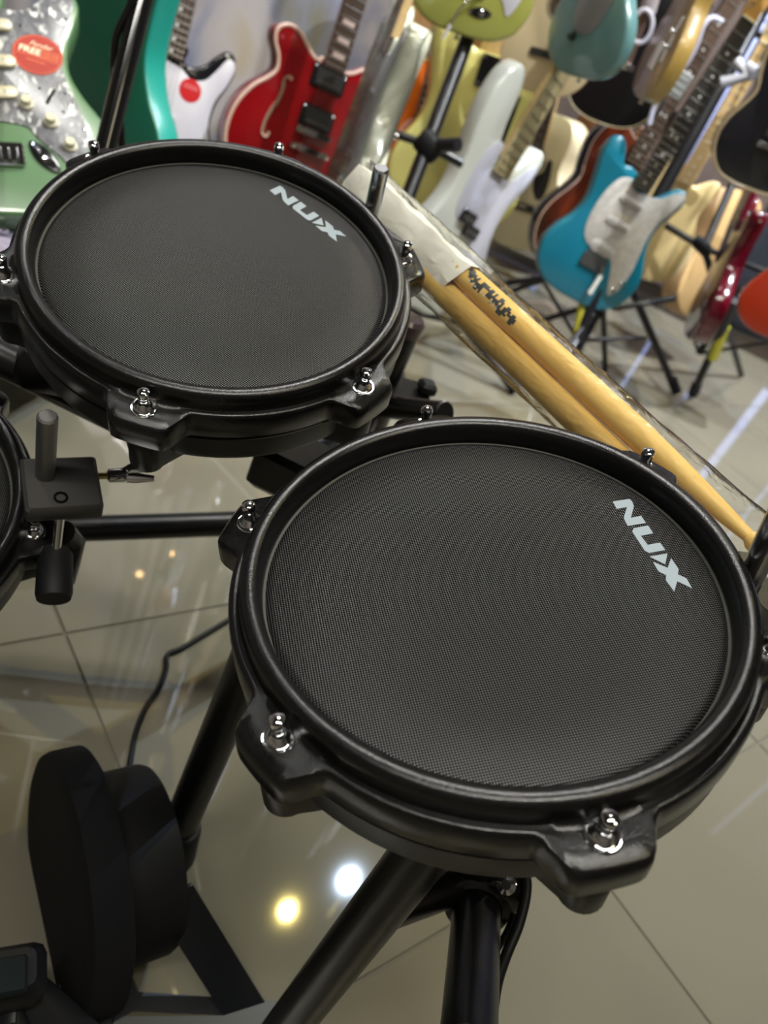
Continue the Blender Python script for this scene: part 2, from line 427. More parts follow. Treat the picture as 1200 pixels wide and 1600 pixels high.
def knurled_rod(label, M_, x, y, z0, z1, r, m=None):
    mb = MB(); N = 24; K = int((z1-z0)/0.0006)
    vs = []; fs = []
    for k in range(K+1):
        z = z0+(z1-z0)*k/K; top = min(1.0, 0.80+(z1-z)/0.0012*0.2)
        for i in range(N):
            d = 0.00022*(1 if (i+k) % 2 else -1)
            a = 2*pi*i/N; vs.append((x+(r*top+d)*cos(a), y+(r*top+d)*sin(a), z))
    for k in range(K):
        for i in range(N):
            j = (i+1) % N; fs.append((k*N+i, k*N+j, (k+1)*N+j, (k+1)*N+i))
    fs.append(tuple(range(K*N, (K+1)*N))); fs.append(tuple(range(N))[::-1])
    mb.add(vs, fs)
    o = mb.obj('mount_rod', m or mat('knurled_steel', (0.72, 0.74, 0.78), 0.22, 1.0), smooth=25); o.matrix_world = M_
    tag(o, label, 'rod', 'knurled mounting rods'); return o
knurled_rod('thick knurled steel rod standing at the right edge behind the nearest pad', MR, 0.0127, 0.1250, -0.030, 0.0345, 0.0058)
knurled_rod('knurled chrome rod standing behind the upper left pad, before the white sleeve', ML, 0.0110, 0.1240, -0.030, 0.0290, 0.0052)

# ------------------------------------------------------------------ rack
TR = 0.015
def bar(a, b, r=TR, name='tube', m=None, caps=True):
    a, b = Vector(a), Vector(b)
    return MB().cyl(a, b, r, seg=32, bev=0.001).obj(name, m or blacksteel, rack)
rack = thing('drum_rack', 'black tubular steel drum rack standing on the tiled floor', 'drum rack', Matrix.Identity(4))
def post(pfoot, ztop, cap=True):
    x_, y_ = pfoot
    o = MB().cyl((x_, y_, 0.035), (x_, y_, ztop), TR, seg=32).obj('post', blacksteel, rack)
    MB().lathe([(0.001, 0.0), (0.023, 0.0), (0.024, 0.006), (0.0195, 0.045), (0.0175, 0.052), (0.0151, 0.053)], 32, (x_, y_, 0)).obj('foot_cap', rubber, o)
    if cap:
        MB().lathe([(TR+0.0006, -0.012), (TR+0.0012, 0), (TR*0.9, 0.0035), (0.0001, 0.0045)], 32, (x_, y_, ztop)).obj('end_cap', mat('gloss_cap', (0.05, 0.035, 0.035), 0.2), o)
    return o
pB = floor_at(262, 1336); pA = floor_at(384, 1688)
post((pB.x, pB.y), 0.33, False)
bar(Vector((pB.x, pB.y, 0.325)), MR@Vector((-0.03, 0.02, -0.043)), 0.011, 'arm')
pP = at(638, 500, 0.70); post((pP.x, pP.y), pP.z); post((pA.x, pA.y), 0.40, False)
# clamp on the capped post and the stub tube with its end
B3 = Vector((pP.x, pP.y, 0)); zc = 0.355
e2 = at(696, 646, 0.655); e2 = Vector((e2.x, e2.y, zc+(e2.z-zc)*1.0))
bar((pP.x, pP.y, zc), e2, 0.0105, 'stub_tube')
MB().lathe([(0.0155, -0.03), (0.022, -0.028), (0.0225, 0.020), (0.0155, 0.022)], 32, (pP.x, pP.y, zc)).obj('clamp_collar', plastic, rack)
MB().box((0.075, 0.045, 0.008), B3+Vector((0.012, -0.004, zc+0.026)), Matrix.Rotation(0.5, 3, 'Z'), 0.004).obj('clamp_plate', plastic, rack)
MB().box((0.016, 0.018, 0.012), B3+Vector((0.040, 0.012, zc+0.036)), Matrix.Rotation(0.5, 3, 'Z'), 0.003).obj('clamp_nut', rubber, rack)
cL = ML@Vector((0, 0, -0.050)); cR = MR@Vector((0, 0, -0.05))
bar((pP.x, pP.y, zc), at(440, 735, 0.60), 0.012, 'arm')
bar((pP.x, pP.y, zc), Vector((pB.x, pB.y, 0.30)), 0.012, 'arm')
MB().box((0.05, 0.05, 0.035), at(455, 728, 0.58), bev=0.005).obj('clamp_block', plastic, rack)
MB().tube([at(430, 715, .575), at(470, 735, .57), at(520, 742, .565), at(560, 712, .57)], 0.0035).obj('cable', cablem, rack)
MB().tube([at(425, 722, .575), at(460, 745, .57), at(505, 760, .565)], 0.003).obj('cable', cablem, rack)
bar(cL+Vector((0, 0, -0.02)), ML@Vector((0, 0, -0.038)), 0.018, 'pad_holder')
bar(cL+Vector((0, 0, -0.015)), at(455, 728, 0.585), 0.009, 'arm')
# bracket seen left, below the upper left pad
ba, bb = at(-30, 545, 0.60), at(190, 655, 0.60)
bar(ba, bb, 0.012, 'arm')
MB().box((0.060, 0.03, 0.028), at(100, 578, 0.585), Matrix.Rotation(0.5, 3, 'Z'), 0.005).obj('clamp_block', plastic, rack)
bar(bb, ML@Vector((0, 0, -0.045)), 0.010, 'arm')
# low cross tube at the left
bar(at(40, 829, .80), at(400, 817, .80), 0.0125, 'cross_tube')
bar(at(400, 817, .80), Vector((pP.x, pP.y, at(400, 817, .80).z)), 0.0125, 'cross_tube')
# arm towards the viewer under the nearest pad, its socket and clamp screw
a0, a1 = at(748, 1370, 0.565), at(731, 1640, 0.475)
bar(a0, a1, TR, 'arm')
dd = (a1-a0).normalized()
MB().lathe([(0.0158, 0.030), (0.0205, 0.028), (0.0215, 0.024), (0.0210, -0.02), (0.019, -0.03), (0.0001, -0.03)], 36, a0, dd, cap=False).obj('socket', plastic, rack)
bar(a0, MR@Vector((0.0, 0.01, -0.040)), 0.019, 'pad_holder')
bar(a0+Vector((0, 0, 0.0)), Vector((pA.x, pA.y, 0.27)), 0.012, 'arm')
sc = at(800, 1385, 0.545)
MB().box((0.034, 0.022, 0.030), sc+Vector((-0.006, 0.0, -0.006)), Matrix.Rotation(0.4, 3, 'Y'), 0.006).obj('clamp_ear', plastic, rack)
MB().lathe([(0.004, -0.014), (0.0055, -0.010), (0.0055, -0.007), (0.0035, -0.006), (0.0035, 0.002), (0.0058, 0.003), (0.0060, 0.007), (0.003, 0.010), (0.0001, 0.010)], 20, at(792, 1382, 0.530), (-0.3, -0.5, 0.6), cap=False).obj('clamp_screw', chrome, rack)
tag(MB().tube(spline([tuple(at(*p)) for p in ((815, 1340, .545), (823, 1385, .54), (812, 1440, .535), (790, 1495, .53), (775, 1545, .52), (762, 1640, .50))], 8, False), 0.0033, 12).obj('cable', cablem), 'thicker black cable hanging along the near rack arm', 'cable', 'cables on the arm')
tag(MB().tube(spline([tuple(at(*p)) for p in ((800, 1350, .56), (808, 1400, .56), (795, 1450, .55), (768, 1500, .54), (752, 1560, .525), (742, 1640, .50))], 8, False), 0.0022, 12).obj('cable', cablem), 'thinner black cable close against the near rack arm', 'cable', 'cables on the arm')

# square clamp block with wing screw beside the third pad
def V(px, py, d): return at(px, py, d)
n3 = (M3.col[2].xyz).normalized()
o_ = V(108, 752, 0.512)
ex = (V(150, 742, .52)-V(60, 752, .52)); ex = (ex-n3*ex.dot(n3)).normalized(); ey = n3.cross(ex)
MBk = frame(ex, ey, n3, o_)
blk = thing('clamp_block', 'grey square clamp block with a chrome wing screw, beside the left edge pad', 'clamp', MBk)
MB().box((0.044, 0.040, 0.014), (-0.004, 0, -0.007), bev=0.0022).obj('block', blockm, blk)
MB().lathe([(0.0042, 0.0002), (0.0042, 0.0008), (0.0028, 0.0009), (0.0026, -0.001), (0.0001, -0.001)], 20, (-0.006, -0.012, 0), cap=False).obj('socket_screw', mat('gloss_black', (0, 0, 0)), blk)
MB().cyl((0.017, 0.008, -0.007), (0.024, 0.008, -0.007), 0.0022, seg=14).obj('screw_shaft', brass, blk)
wn = MB().lathe([(0.0028, 0), (0.0045, 0.001), (0.0048, 0.010), (0.0035, 0.0125), (0.0001, 0.0125)], 20, (0.024, 0.008, -0.007), (1, 0, 0), cap=False).obj('wing_screw', chrome, blk)
MB().tube([(0.034, 0.006, -0.007), (0.040, 0.004, -0.005), (0.052, 0.002, -0.004)], [0.003, 0.0036, 0.002], 12, flat=0.55).obj('wing', chrome, wn)
MB().tube([(0.034, 0.010, -0.007), (0.039, 0.012, -0.006), (0.048, 0.012, -0.006)], [0.003, 0.0036, 0.0026], 12, flat=0.55).obj('wing', chrome, wn)
knurled_rod('dark steel rod standing in the square clamp block at left', MBk, -0.013, 0.006, -0.001, 0.055, 0.0056, darkchrome)
# lower rod and rubber knob hanging under the block
lo = thing('lower_clamp', 'black knob and bright rod hanging under the square clamp block', 'clamp', Matrix.Identity(4))
MB().cyl(MBk@Vector((-0.006, -0.014, -0.014)), V(86, 880, .53), 0.0028, seg=14).obj('rod', chrome, lo)
MB().lathe([(0.010, 0), (0.011, 0.004), (0.0105, 0.03), (0.0085, 0.034), (0.0001, 0.034)], 28, V(84, 936, .52), V(86, 880, .53)-V(84, 936, .52)).obj('knob', rubber, lo)
MB().tube([V(95, 835, .54), V(112, 850, .55), V(108, 880, .55), V(98, 905, .545)], [0.010, 0.009, 0.007, 0.008], 16).obj('clamp_arm', plastic, lo)

# ------------------------------------------------------------------ kick pad
ka = Vector((cos(radians(45)), sin(radians(45)), 0)).normalized()
kc = at(84, 1384, 0.69)
kick = thing('kick_pad', 'round black kick pad on its floor stand, lower left corner', 'kick pad', frame(ka.cross(Vector((0, 0, 1))).normalized(), Vector((0, 0, 1)), -ka, kc))
# local z points at the beater side; the striker disc, then the deeper housing behind
MB().lathe([(0.0001, 0.0), (0.075, 0.0), (0.090, -0.0006), (0.0955, -0.003), (0.0975, -0.008), (0.0975, -0.028), (0.094, -0.030), (0.0001, -0.030)], 96, cap=False).obj('striker_disc', kickfoam, kick)
MB().lathe([(0.086, -0.0295), (0.080, -0.032), (0.069, -0.034)], 96, cap=False).obj('spacer_ring', mat('dark_teal_ring', (0.02, 0.035, 0.036), 0.5), kick)
MB().lathe([(0.073, -0.031), (0.073, -0.072), (0.071, -0.0765), (0.066, -0.078), (0.0001, -0.078)], 96, cap=False).obj('housing', mat('matte_black_shell', (0.006, 0.006, 0.0065), 0.6, spec=0.2), kick)
stm = mat('stand_steel', (0.007, 0.008, 0.010), 0.45)
def strap(parent, p0, p1, wdt, th, up, name):
    p0, p1 = Vector(p0), Vector(p1); d = (p1-p0); L = d.length; d.normalize()
    s_ = d.cross(Vector(up)).normalized(); u = s_.cross(d)
    R = Matrix((s_, d, u)).transposed()
    return MB().box((wdt, L, th), (p0+p1)/2, R, th*0.4).obj(name, stm, parent)
ks = thing('kick_stand', 'black flat steel stand carrying the kick pad on the floor', 'kick stand', Matrix.Identity(4))
kb = kc+ka*0.075
f1 = floor_at(392, 1592, 0.006)
strap(ks, at(272, 1400, 0.66), f1, 0.030, 0.004, CAM-f1, 'strut')
MB().lathe([(0.0052, 0), (0.0050, 0.0012), (0.003, 0.0022), (0.0001, 0.0022)], 20, at(376, 1556, 0.735), (-0.3, -0.6, 0.6)).obj('screw', chrome, ks)
strap(ks, floor_at(170, 1590, 0.01), floor_at(455, 1606, 0.01), 0.034, 0.012, (0, 0, 1), 'base_bar')
strap(ks, at(120, 1440, 0.70), floor_at(130, 1640, 0.008), 0.055, 0.006, ka, 'upright')
strap(ks, floor_at(60, 1680, 0.01), floor_at(230, 1590, 0.01), 0.10, 0.010, (0, 0, 1), 'base_plate')
kp = thing('bass_pedal', 'black metal pedal part at the bottom left corner', 'pedal', Matrix.Identity(4))
MB().box((0.045, 0.035, 0.03), at(12, 1530, 0.625), Matrix.Rotation(0.6, 3, 'Z'), 0.008).obj('clamp_head', rubber, kp)
MB().box((0.028, 0.022, 0.008), at(4, 1528, 0.60), Matrix.Rotation(0.6, 3, 'Z'), 0.002).obj('top_plate', mat('dark_teal_metal', (0.004, 0.008, 0.010), 0.8, spec=0.2), kp)
MB().tube([at(20, 1550, .64), at(60, 1610, .66), at(110, 1660, .68)], [0.02, 0.028, 0.03], 16, flat=0.5).obj('pedal_frame', stm, kp)
MB().tube([at(35, 1620, .64), at(12, 1560, .63), at(10, 1600, .63)], 0.006, 12).obj('link', chrome if 0 else stm, kp)
# cable on the floor
pts = [tuple(floor_at(*p, 0.004)) for p in ((380, 955), (330, 985), (285, 1012), (262, 1023), (260, 1045), (250, 1072), (228, 1105), (212, 1145), (205, 1180), (200, 1210), (192, 1250))]
tag(MB().tube(spline(pts, 6, False), 0.0028, 10).obj('floor_cable', cablem), 'thin black cable kinked across the floor tiles behind the kick pad', 'cable')

# ------------------------------------------------------------------ drumsticks in their clear bag
sa, sb = at(566, 309, 0.640), at(1166, 872, 0.452)
ax = (sb-sa).normalized()
nv = (CAM-(sa+sb)/2); nv = (nv-ax*nv.dot(ax)).normalized()
sx = ax.cross(nv)             # across the pair
SL = (sb-sa).length
MS = frame(ax, sx.cross(ax).cross(ax)*1.0, nv, sa)
MS = frame(ax, nv.cross(ax), nv, sa)
wood = mat('pale_hickory', (0.86, 0.58, 0.16), 0.5, col2=(0.78, 0.50, 0.12), cscale=30, stretch=(1.2, 14, 14))
paper = mat('white_sleeve_paper', (0.90, 0.89, 0.80), 0.5, bump=0.3, bscale=60)
sr = 0.0088
wood_start = SL*0.325
def stick(label, y, z):
    t = thing('drumstick', label, 'drumstick', MS@Matrix.Translation((0, y, z)), 'pair of drumsticks in the clear bag')
    m = MB().lathe([(0.0001, 0.004), (0.0045, 0.005), (sr, 0.012), (sr, SL*0.76), (sr*0.86, SL*0.84), (sr*0.60, SL*0.93), (sr*0.42, SL*0.975), (sr*0.40, SL*0.98)], 28, (0, 0, 0), (1, 0, 0), cap=False).obj('shaft', wood, t)
    MB().lathe([(sr*0.40, SL*0.98), (sr*0.62, SL*0.988), (sr*0.66, SL*0.997), (sr*0.4, SL*1.01), (0.0001, SL*1.012)], 20, (0, 0, 0), (1, 0, 0), cap=False).obj('tip', wood, t)
    return t
s1 = stick('upper right wooden drumstick of the bagged pair, with a black logo printed on it', 0.0089, 0)
s2 = stick('lower left plain wooden drumstick of the bagged pair', -0.0089, 0)
# print on the upper stick: heavy black letter row with a line of small white script under it
rows = ["XXX.............................",
        "XXXXX.X..XXXX.XX.X..XX..........",
        ".XXXXXX..XXXXXXX.X..XXX..XX.....",
        "..XX.XXXXXX...XXXXXXX.X.XXXX.XX.",
        "....XX.XXXX...XXX.XXXXX.XX.XXXXX",
        ".......XX.X......X...XXXXXX..XXX",
        "......................XXX....XX."]
dk = MB(); x0 = wood_start+0.0030; cx_ = 0.00175; r0 = sr+0.00012
def cell(mb, xa, xb, a, b):
    p = lambda x_, q: (x_, r0*sin(q), r0*cos(q))
    mb.add([p(xa, a), p(xb, a), p(xb, b), p(xa, b)], [(0, 1, 2, 3)])
for r_, row in enumerate(rows):
    for c_, ch in enumerate(row):
        if ch == 'X':
            a = 0.85-r_*0.19
            cell(dk, x0+c_*cx_, x0+(c_+1)*cx_, a-0.19, a)
dk.obj('printed_logo', mat('black_print', (0.02, 0.025, 0.03), 0.5), s1, smooth=0, label='heavy black printed logo')
sc_ = MB()
for k_ in range(10):
    if k_ in (3, 6): continue
    xx = x0+0.006+k_*0.0034
    cell(sc_, xx, xx+0.0018, -0.30-0.02*k_+0.2, -0.22-0.02*k_+0.2); cell(sc_, xx+0.0006, xx+0.0012, -0.36+0.2, -0.20+0.2)
sc_.obj('printed_script', mat('white_print', (0.8, 0.8, 0.78), 0.5), s1, smooth=0)
# paper sleeve: six-sided wrap with a ridge
sec = [(-0.0185, -0.004), (-0.0175, 0.0050), (-0.0020, 0.0098), (0.0010, 0.0101), (0.0165, 0.0086), (0.0190, 0.002), (0.0175, -0.0088), (-0.0165, -0.0090)]
vs, fs = [], []
KS = 24
for k in range(KS+1):
    t_ = k/KS; xx = -0.016+(wood_start+0.016)*t_
    for i, (y_, z_) in enumerate(sec):
        wv = 0.0006*sin(t_*17+i*2.1)+0.0004*sin(t_*41+i)
        e_ = 0.004*(0.5-abs((i/len(sec))-0.5)) if k == KS else 0
        vs.append((xx-e_+(0.006*(y_/0.018) if k == KS else 0), y_*(1.0+0.05*sin(t_*5))+wv, z_+wv))
n_ = len(sec)
for k in range(KS):
    for i in range(n_):
        j = (i+1) % n_; fs.append((k*n_+i, k*n_+j, (k+1)*n_+j, (k+1)*n_+i))
o = MB().add(vs, fs).obj('paper_sleeve', paper, smooth=25); o.matrix_world = MS
tag(o, 'white folded paper sleeve around the upper half of the drumsticks', 'paper sleeve')
# clear bag
bagm = bpy.data.materials.new('clear_plastic_film'); bagm.use_nodes = True
def film():
    nt = bagm.node_tree; L = nt.links; nt.nodes.remove(nt.nodes['Principled BSDF'])
    out = nt.nodes['Material Output']
    tr = nt.nodes.new('ShaderNodeBsdfTransparent'); tr.inputs[0].default_value = (0.98, 0.98, 0.975, 1)
    gl = nt.nodes.new('ShaderNodeBsdfGlossy'); gl.inputs['Roughness'].default_value = 0.12
    df = nt.nodes.new('ShaderNodeBsdfDiffuse'); df.inputs[0].default_value = (0.8, 0.8, 0.78, 1)
    fr = nt.nodes.new('ShaderNodeFresnel'); fr.inputs['IOR'].default_value = 1.22
    tc = nt.nodes.new('ShaderNodeTexCoord'); mp = nt.nodes.new('ShaderNodeMapping'); mp.inputs['Scale'].default_value = (0.5, 1, 1)
    L.new(tc.outputs['Object'], mp.inputs['Vector'])
    nz = nt.nodes.new('ShaderNodeTexNoise'); nz.inputs['Scale'].default_value = 130; nz.inputs['Detail'].default_value = 4; nz.inputs['Distortion'].default_value = 1.2
    L.new(mp.outputs['Vector'], nz.inputs['Vector'])
    bp = nt.nodes.new('ShaderNodeBump'); bp.inputs['Strength'].default_value = 0.7; bp.inputs['Distance'].default_value = 0.0018
    L.new(nz.outputs['Fac'], bp.inputs['Height'])
    for x_ in (gl, fr): L.new(bp.outputs['Normal'], x_.inputs['Normal'])
    m1 = nt.nodes.new('ShaderNodeMixShader'); m1.inputs[0].default_value = 0.03
    L.new(tr.outputs[0], m1.inputs[1]); L.new(df.outputs[0], m1.inputs[2])
    m2 = nt.nodes.new('ShaderNodeMixShader'); L.new(fr.outputs[0], m2.inputs[0]); L.new(m1.outputs[0], m2.inputs[1]); L.new(gl.outputs[0], m2.inputs[2])
    L.new(m2.outputs[0], out.inputs['Surface'])
film()
def bag(name, label, cat, M_, xs, prof, amp, seed):
    rnd = random.Random(seed); vs, fs = [], []; NS = 30
    K = int((xs[1]-xs[0])/0.004)
    ph = [rnd.uniform(0, 6) for _ in range(6)]
    for k in range(K+1):
        t_ = k/K; xx = xs[0]+(xs[1]-xs[0])*t_; ry, rz = prof(t_)
        for i in range(NS):
            a = 2*pi*i/NS; wr = amp*(sin(a*3+t_*23+ph[0])+0.7*sin(a*5-t_*47+ph[1])+0.5*sin(a*8+t_*90+ph[2]))
            sg = 1 if cos(a) > 0 else -1
            vs.append((xx, (ry+wr)*sg*abs(cos(a))**0.75, (rz+wr*0.6)*sin(a)))
    for k in range(K):
        for i in range(NS):
            j = (i+1) % NS; fs.append((k*NS+i, k*NS+j, (k+1)*NS+j, (k+1)*NS+i))
    o = MB().add(vs, fs).obj(name, bagm, smooth=60); o.matrix_world = M_
    return tag(o, label, cat)
bag('plastic_bag', 'long crinkled clear plastic bag around the drumsticks and white sleeve', 'plastic bag', MS, (-0.022, SL+0.075),
    lambda t_: (0.0245+0.001*sin(t_*9)-0.002*t_, 0.0118-0.006*max(0, t_-0.8)/0.2), 0.00035, 3)

# ------------------------------------------------------------------ guitars
OUT = {}
OUT['double_cut'] = [(0, 0), (50, 1), (100, 11), (142, 42), (163, 95), (156, 150), (130, 198), (114, 240), (116, 285), (130, 325), (139, 360), (130, 388), (112, 394), (92, 376), (72, 350), (50, 338), (32, 340),
                     (31, 370), (-31, 372), (-52, 376), (-74, 398), (-94, 432), (-116, 450), (-138, 440), (-147, 405), (-143, 360), (-126, 305), (-115, 250), (-126, 200), (-150, 155), (-163, 100), (-143, 45), (-100, 12), (-50, 1)]
OUT['bass_cut'] = [(0, 0), (55, -2), (110, 12), (150, 45), (168, 100), (158, 160), (128, 215), (112, 262), (114, 310), (126, 350), (138, 388), (140, 420), (124, 442), (98, 436), (76, 404), (52, 370), (33, 366),
                   (32, 395), (-32, 398), (-48, 412), (-60, 450), (-72, 500), (-92, 530), (-118, 532), (-140, 506), (-150, 455), (-142, 395), (-122, 330), (-112, 270), (-122, 215), (-150, 165), (-165, 108), (-146, 50), (-105, 12), (-55, -2)]
OUT['mirror_cut'] = [(-x_, y_) for x_, y_ in OUT['double_cut']][::-1]
OUT['turq'] = [(x_, y_ if x_ > -60 or y_ < 380 else y_-26) for x_, y_ in OUT['double_cut']]
OUT['semi_hollow'] = [(0, 0), (60, 3), (120, 20), (170, 60), (198, 115), (196, 175), (170, 225), (138, 262), (124, 300), (130, 345), (145, 385), (146, 425), (126, 452), (98, 448), (74, 420), (52, 395), (30, 386), (29, 400),
                      (-29, 400), (-30, 386), (-52, 395), (-74, 420), (-98, 448), (-126, 452), (-146, 425), (-145, 385), (-130, 345), (-124, 300), (-138, 262), (-170, 225), (-196, 175), (-198, 115), (-170, 60), (-120, 20), (-60, 3)]
OUT['acoustic'] = [(0, 0), (70, 4), (135, 25), (182, 70), (200, 130), (190, 195), (160, 250), (138, 300), (136, 345), (146, 395), (148, 435), (128, 475), (85, 497), (30, 503),
                   (-30, 503), (-85, 497), (-128, 475), (-148, 435), (-146, 395), (-136, 345), (-138, 300), (-160, 250), (-190, 195), (-200, 130), (-182, 70), (-135, 25), (-70, 4)]
OUT['single_cut'] = [(0, 0), (55, 2), (110, 16), (150, 55), (167, 110), (160, 165), (134, 215), (114, 255), (112, 295), (126, 335), (132, 368), (118, 388), (96, 384), (70, 362), (48, 345), (31, 350),
                     (30, 385), (-31, 392), (-62, 404), (-100, 402), (-130, 378), (-142, 335), (-132, 285), (-120, 245), (-134, 205), (-158, 160), (-167, 108), (-150, 55), (-110, 16), (-55, 2)]
NECK = {'double_cut': (338, 790), 'bass_cut': (345, 1010), 'semi_hollow': (322, 830), 'acoustic': (362, 850), 'single_cut': (335, 790)}
mother = mat('pearl_dot', (0.7, 0.7, 0.65), 0.3)
rosew = mat('rosewood', (0.050, 0.030, 0.022), 0.4, col2=(0.075, 0.045, 0.03), cscale=40, stretch=(8, 1, 8))
ebony = mat('ebony', (0.022, 0.020, 0.018), 0.35)
maple = mat('maple', (0.52, 0.36, 0.17), 0.35, col2=(0.46, 0.31, 0.14), cscale=25, stretch=(6, 1, 6))
mapledark = mat('aged_maple', (0.33, 0.26, 0.13), 0.4)
blackpl = mat('gloss_black_plastic', (0.008, 0.008, 0.009), 0.15)
creampl = mat('cream_plastic', (0.62, 0.58, 0.42), 0.35)
whitepl = mat('white_guard', (0.62, 0.60, 0.66), 0.3)
fretm = mat('fret_wire', (0.36, 0.34, 0.30), 0.35, 1.0)
OUT['semi_hollow'] = [(x_, y_ if y_ < 250 else 250+(y_-250)*0.56) for x_, y_ in OUT['semi_hollow']]
def pose(pb, pj, d, L, twist=0.0, k=1.0):
    """bottom of the body and neck end seen at pb and pj, at distance d; returns the matrix"""
    a = at(*pb, d); b = at(*pj, d*k)
    y = (b-a); s = y.length/L; y.normalize()
    n = CAM-a; n = (n-y*n.dot(y)).normalized()
    n = Matrix.Rotation(radians(twist), 3, y) @ n
    return frame(y.cross(n)*s, y*s, n*s, a)
def body(parent, kind, m, th, bev=6, side=None, dome=0):
    P = [(p.x/1000, p.y/1000) for p in (spline([Vector(q) for q in OUT[kind]], 4))]
    o = MB().prism(P, -th/1000, 0, bev/1000).obj('body', m, parent, smooth=50)
    if side:
        o.data.materials.append(side)
        for f in o.data.polygons:
            if abs(f.normal.z) < 0.6: f.material_index = 1
    return o, P
def offset(P, d):
    out = []
    for i in range(len(P)):
        a, b = Vector(P[i-1]), Vector(P[(i+1) % len(P)]); t = (b-a).normalized()
        out.append((P[i][0]+t.y*d, P[i][1]-t.x*d))
    return out
def binding(parent, P, m, z=-0.0012, r=0.0026):
    return MB().tube([(x_, y_, z) for x_, y_ in P], r, 6, closed=True).obj('binding', m, parent)
def neck(parent, kind, board_m, neck_m, frets=21, single=False, w0=56, w1=43, dots=True, head='inline', head_m=None, zt=0.004, strings=6, y_from=None, tuners=True, light_dots=None):
    y0, y1 = NECK[kind]; y0 = y_from or y0
    t = MB(); ws = [(y0+30, w0, 22), (y0+90, w0-3, 21), (y1, w1, 19)]
    vs, fs = [], []; N = 9
    for (yy, ww, dd_) in ws:
        for i in range(N):
            a = pi*i/(N-1); vs.append((ww/2000*cos(a), yy/1000, zt+0.0015-dd_/1000*sin(a)**0.8))
    for k in range(len(ws)-1):
        for i in range(N-1): fs.append((k*N+i, k*N+i+1, (k+1)*N+i+1, (k+1)*N+i))
    fs.append(tuple(range(N))); fs.append(tuple(range((len(ws)-1)*N, len(ws)*N))[::-1])
    nk = t.add(vs, fs).obj('neck', neck_m, parent)
    fb = MB().prism([(-w0/2000, y0/1000), (w0/2000, y0/1000), (w1/2000, y1/1000), (-w1/2000, y1/1000)], zt+0.001, zt+0.0065, 0.0008).obj('fretboard', board_m, nk, smooth=0)
    zf = zt+0.0068
    def fy(k): return y1-(y1-(y1-2*(y1-y0)/1.41))*(1-2**(-k/12.0)) if False else y1-((y1-y0)/(1-2**(-(frets+0.6)/12.0)))*(1-2**(-k/12.0))
    fr0 = MB().cyl((-0.5, 0, 0), (0.5, 0, 0), 0.0011, seg=8)
    if single:
        base = None
        for k in range(1, frets+1):
            yy = fy(k); ww = w0+(w1-w0)*(yy-y0)/(y1-y0)
            if base is None: o = base = fr0.obj('fret', fretm, nk)
            else: o = base.copy(); C.objects.link(o)
            o.location = (0, yy/1000, zf); o.scale = (ww/1000*0.97, 1, 1)
    else:
        mb = MB()
        for k in range(1, frets+1):
            yy = fy(k); ww = w0+(w1-w0)*(yy-y0)/(y1-y0)
            mb.cyl((-ww/2050, yy/1000, zf), (ww/2050, yy/1000, zf), 0.0011, seg=6)
        mb.obj('frets', fretm, nk, kind='stuff')
    if dots:
        for k in (3, 5, 7, 9, 12, 15, 17, 19, 21):
            if k > frets: continue
            yy = (fy(k)+fy(k-1))/2
            for xo in ((-8, 8) if k == 12 else (0,)):
                MB().lathe([(0.0032, 0), (0.0030, 0.0002), (0.0001, 0.0003)], 12, (xo/1000, yy/1000, zt+0.0066), cap=False).obj('inlay_dot', mother if light_dots is None else light_dots, nk)
    MB().box((w1/1000, 0.004, 0.008), (0, (y1+2)/1000, zt+0.005)).obj('nut', creampl, nk, smooth=0)
    hm = head_m or neck_m
    if head == 'inline':
        hp = [(-21, 0), (-24, 25), (-30, 55), (-34, 100), (-36, 150), (-26, 172), (-6, 182), (18, 176), (34, 158), (36, 138), (26, 126), (24, 90), (26, 50), (21, 22), (20, 0)]
        if strings == 4: hp = [(x_*1.15, y_*1.2) for x_, y_ in hp]
        hd = MB().prism([(x_/1000, (y1+4+y_)/1000) for x_, y_ in hp][::-1], zt-0.014, zt+0.001, 0.001).obj('headstock', hm, nk)
        n_t = strings
        for k in range(n_t if tuners else 0):
            yy = (y1+30+k*(24 if n_t == 6 else 42))/1000; xx = -0.016-0.0016*k
            tn = MB().lathe([(0.0048, zt), (0.0048, zt+0.002), (0.003, zt+0.003), (0.003, zt+0.012), (0.0001, zt+0.012)], 14, (xx, yy, 0), cap=False).obj('tuner', chrome, nk)
            MB().cyl((xx-0.012, yy, zt-0.008), (xx-0.026, yy, zt-0.008), 0.002, seg=8).obj('tuner_shaft', chrome, tn) if False else None
            tn2 = MB().cyl((xx-0.014, yy, zt-0.007), (xx-0.030, yy, zt-0.007), 0.0022, seg=8).lathe([(0.0001, -0.004), (0.0055, -0.003), (0.0065, 0.002), (0.0001, 0.006)], 12, (xx-0.034, yy, zt-0.007), (-1, 0, 0), cap=False).obj('tuner_button', chrome, nk)
    else:
        hp = [(-21, 0), (-30, 30), (-34, 90), (-36, 165), (-18, 160), (0, 168), (18, 160), (36, 165), (34, 90), (30, 30), (21, 0)]
        MB().prism([(x_/1000, (y1+4+y_)/1000) for x_, y_ in hp][::-1], zt-0.014, zt+0.001, 0.001).obj('headstock', hm, nk)
        for k in range(3 if tuners else 0):
            for s_ in (-1, 1):
                yy = (y1+38+k*40)/1000; xx = s_*0.022
                MB().lathe([(0.0048, zt), (0.003, zt+0.003), (0.003, zt+0.010), (0.0001, zt+0.010)], 12, (xx, yy, 0), cap=False).cyl((xx, yy, zt-0.007), (xx+s_*0.026, yy, zt-0.007), 0.0045, 0.0065, seg=8).obj('tuner', chrome, nk)
    return nk, zf
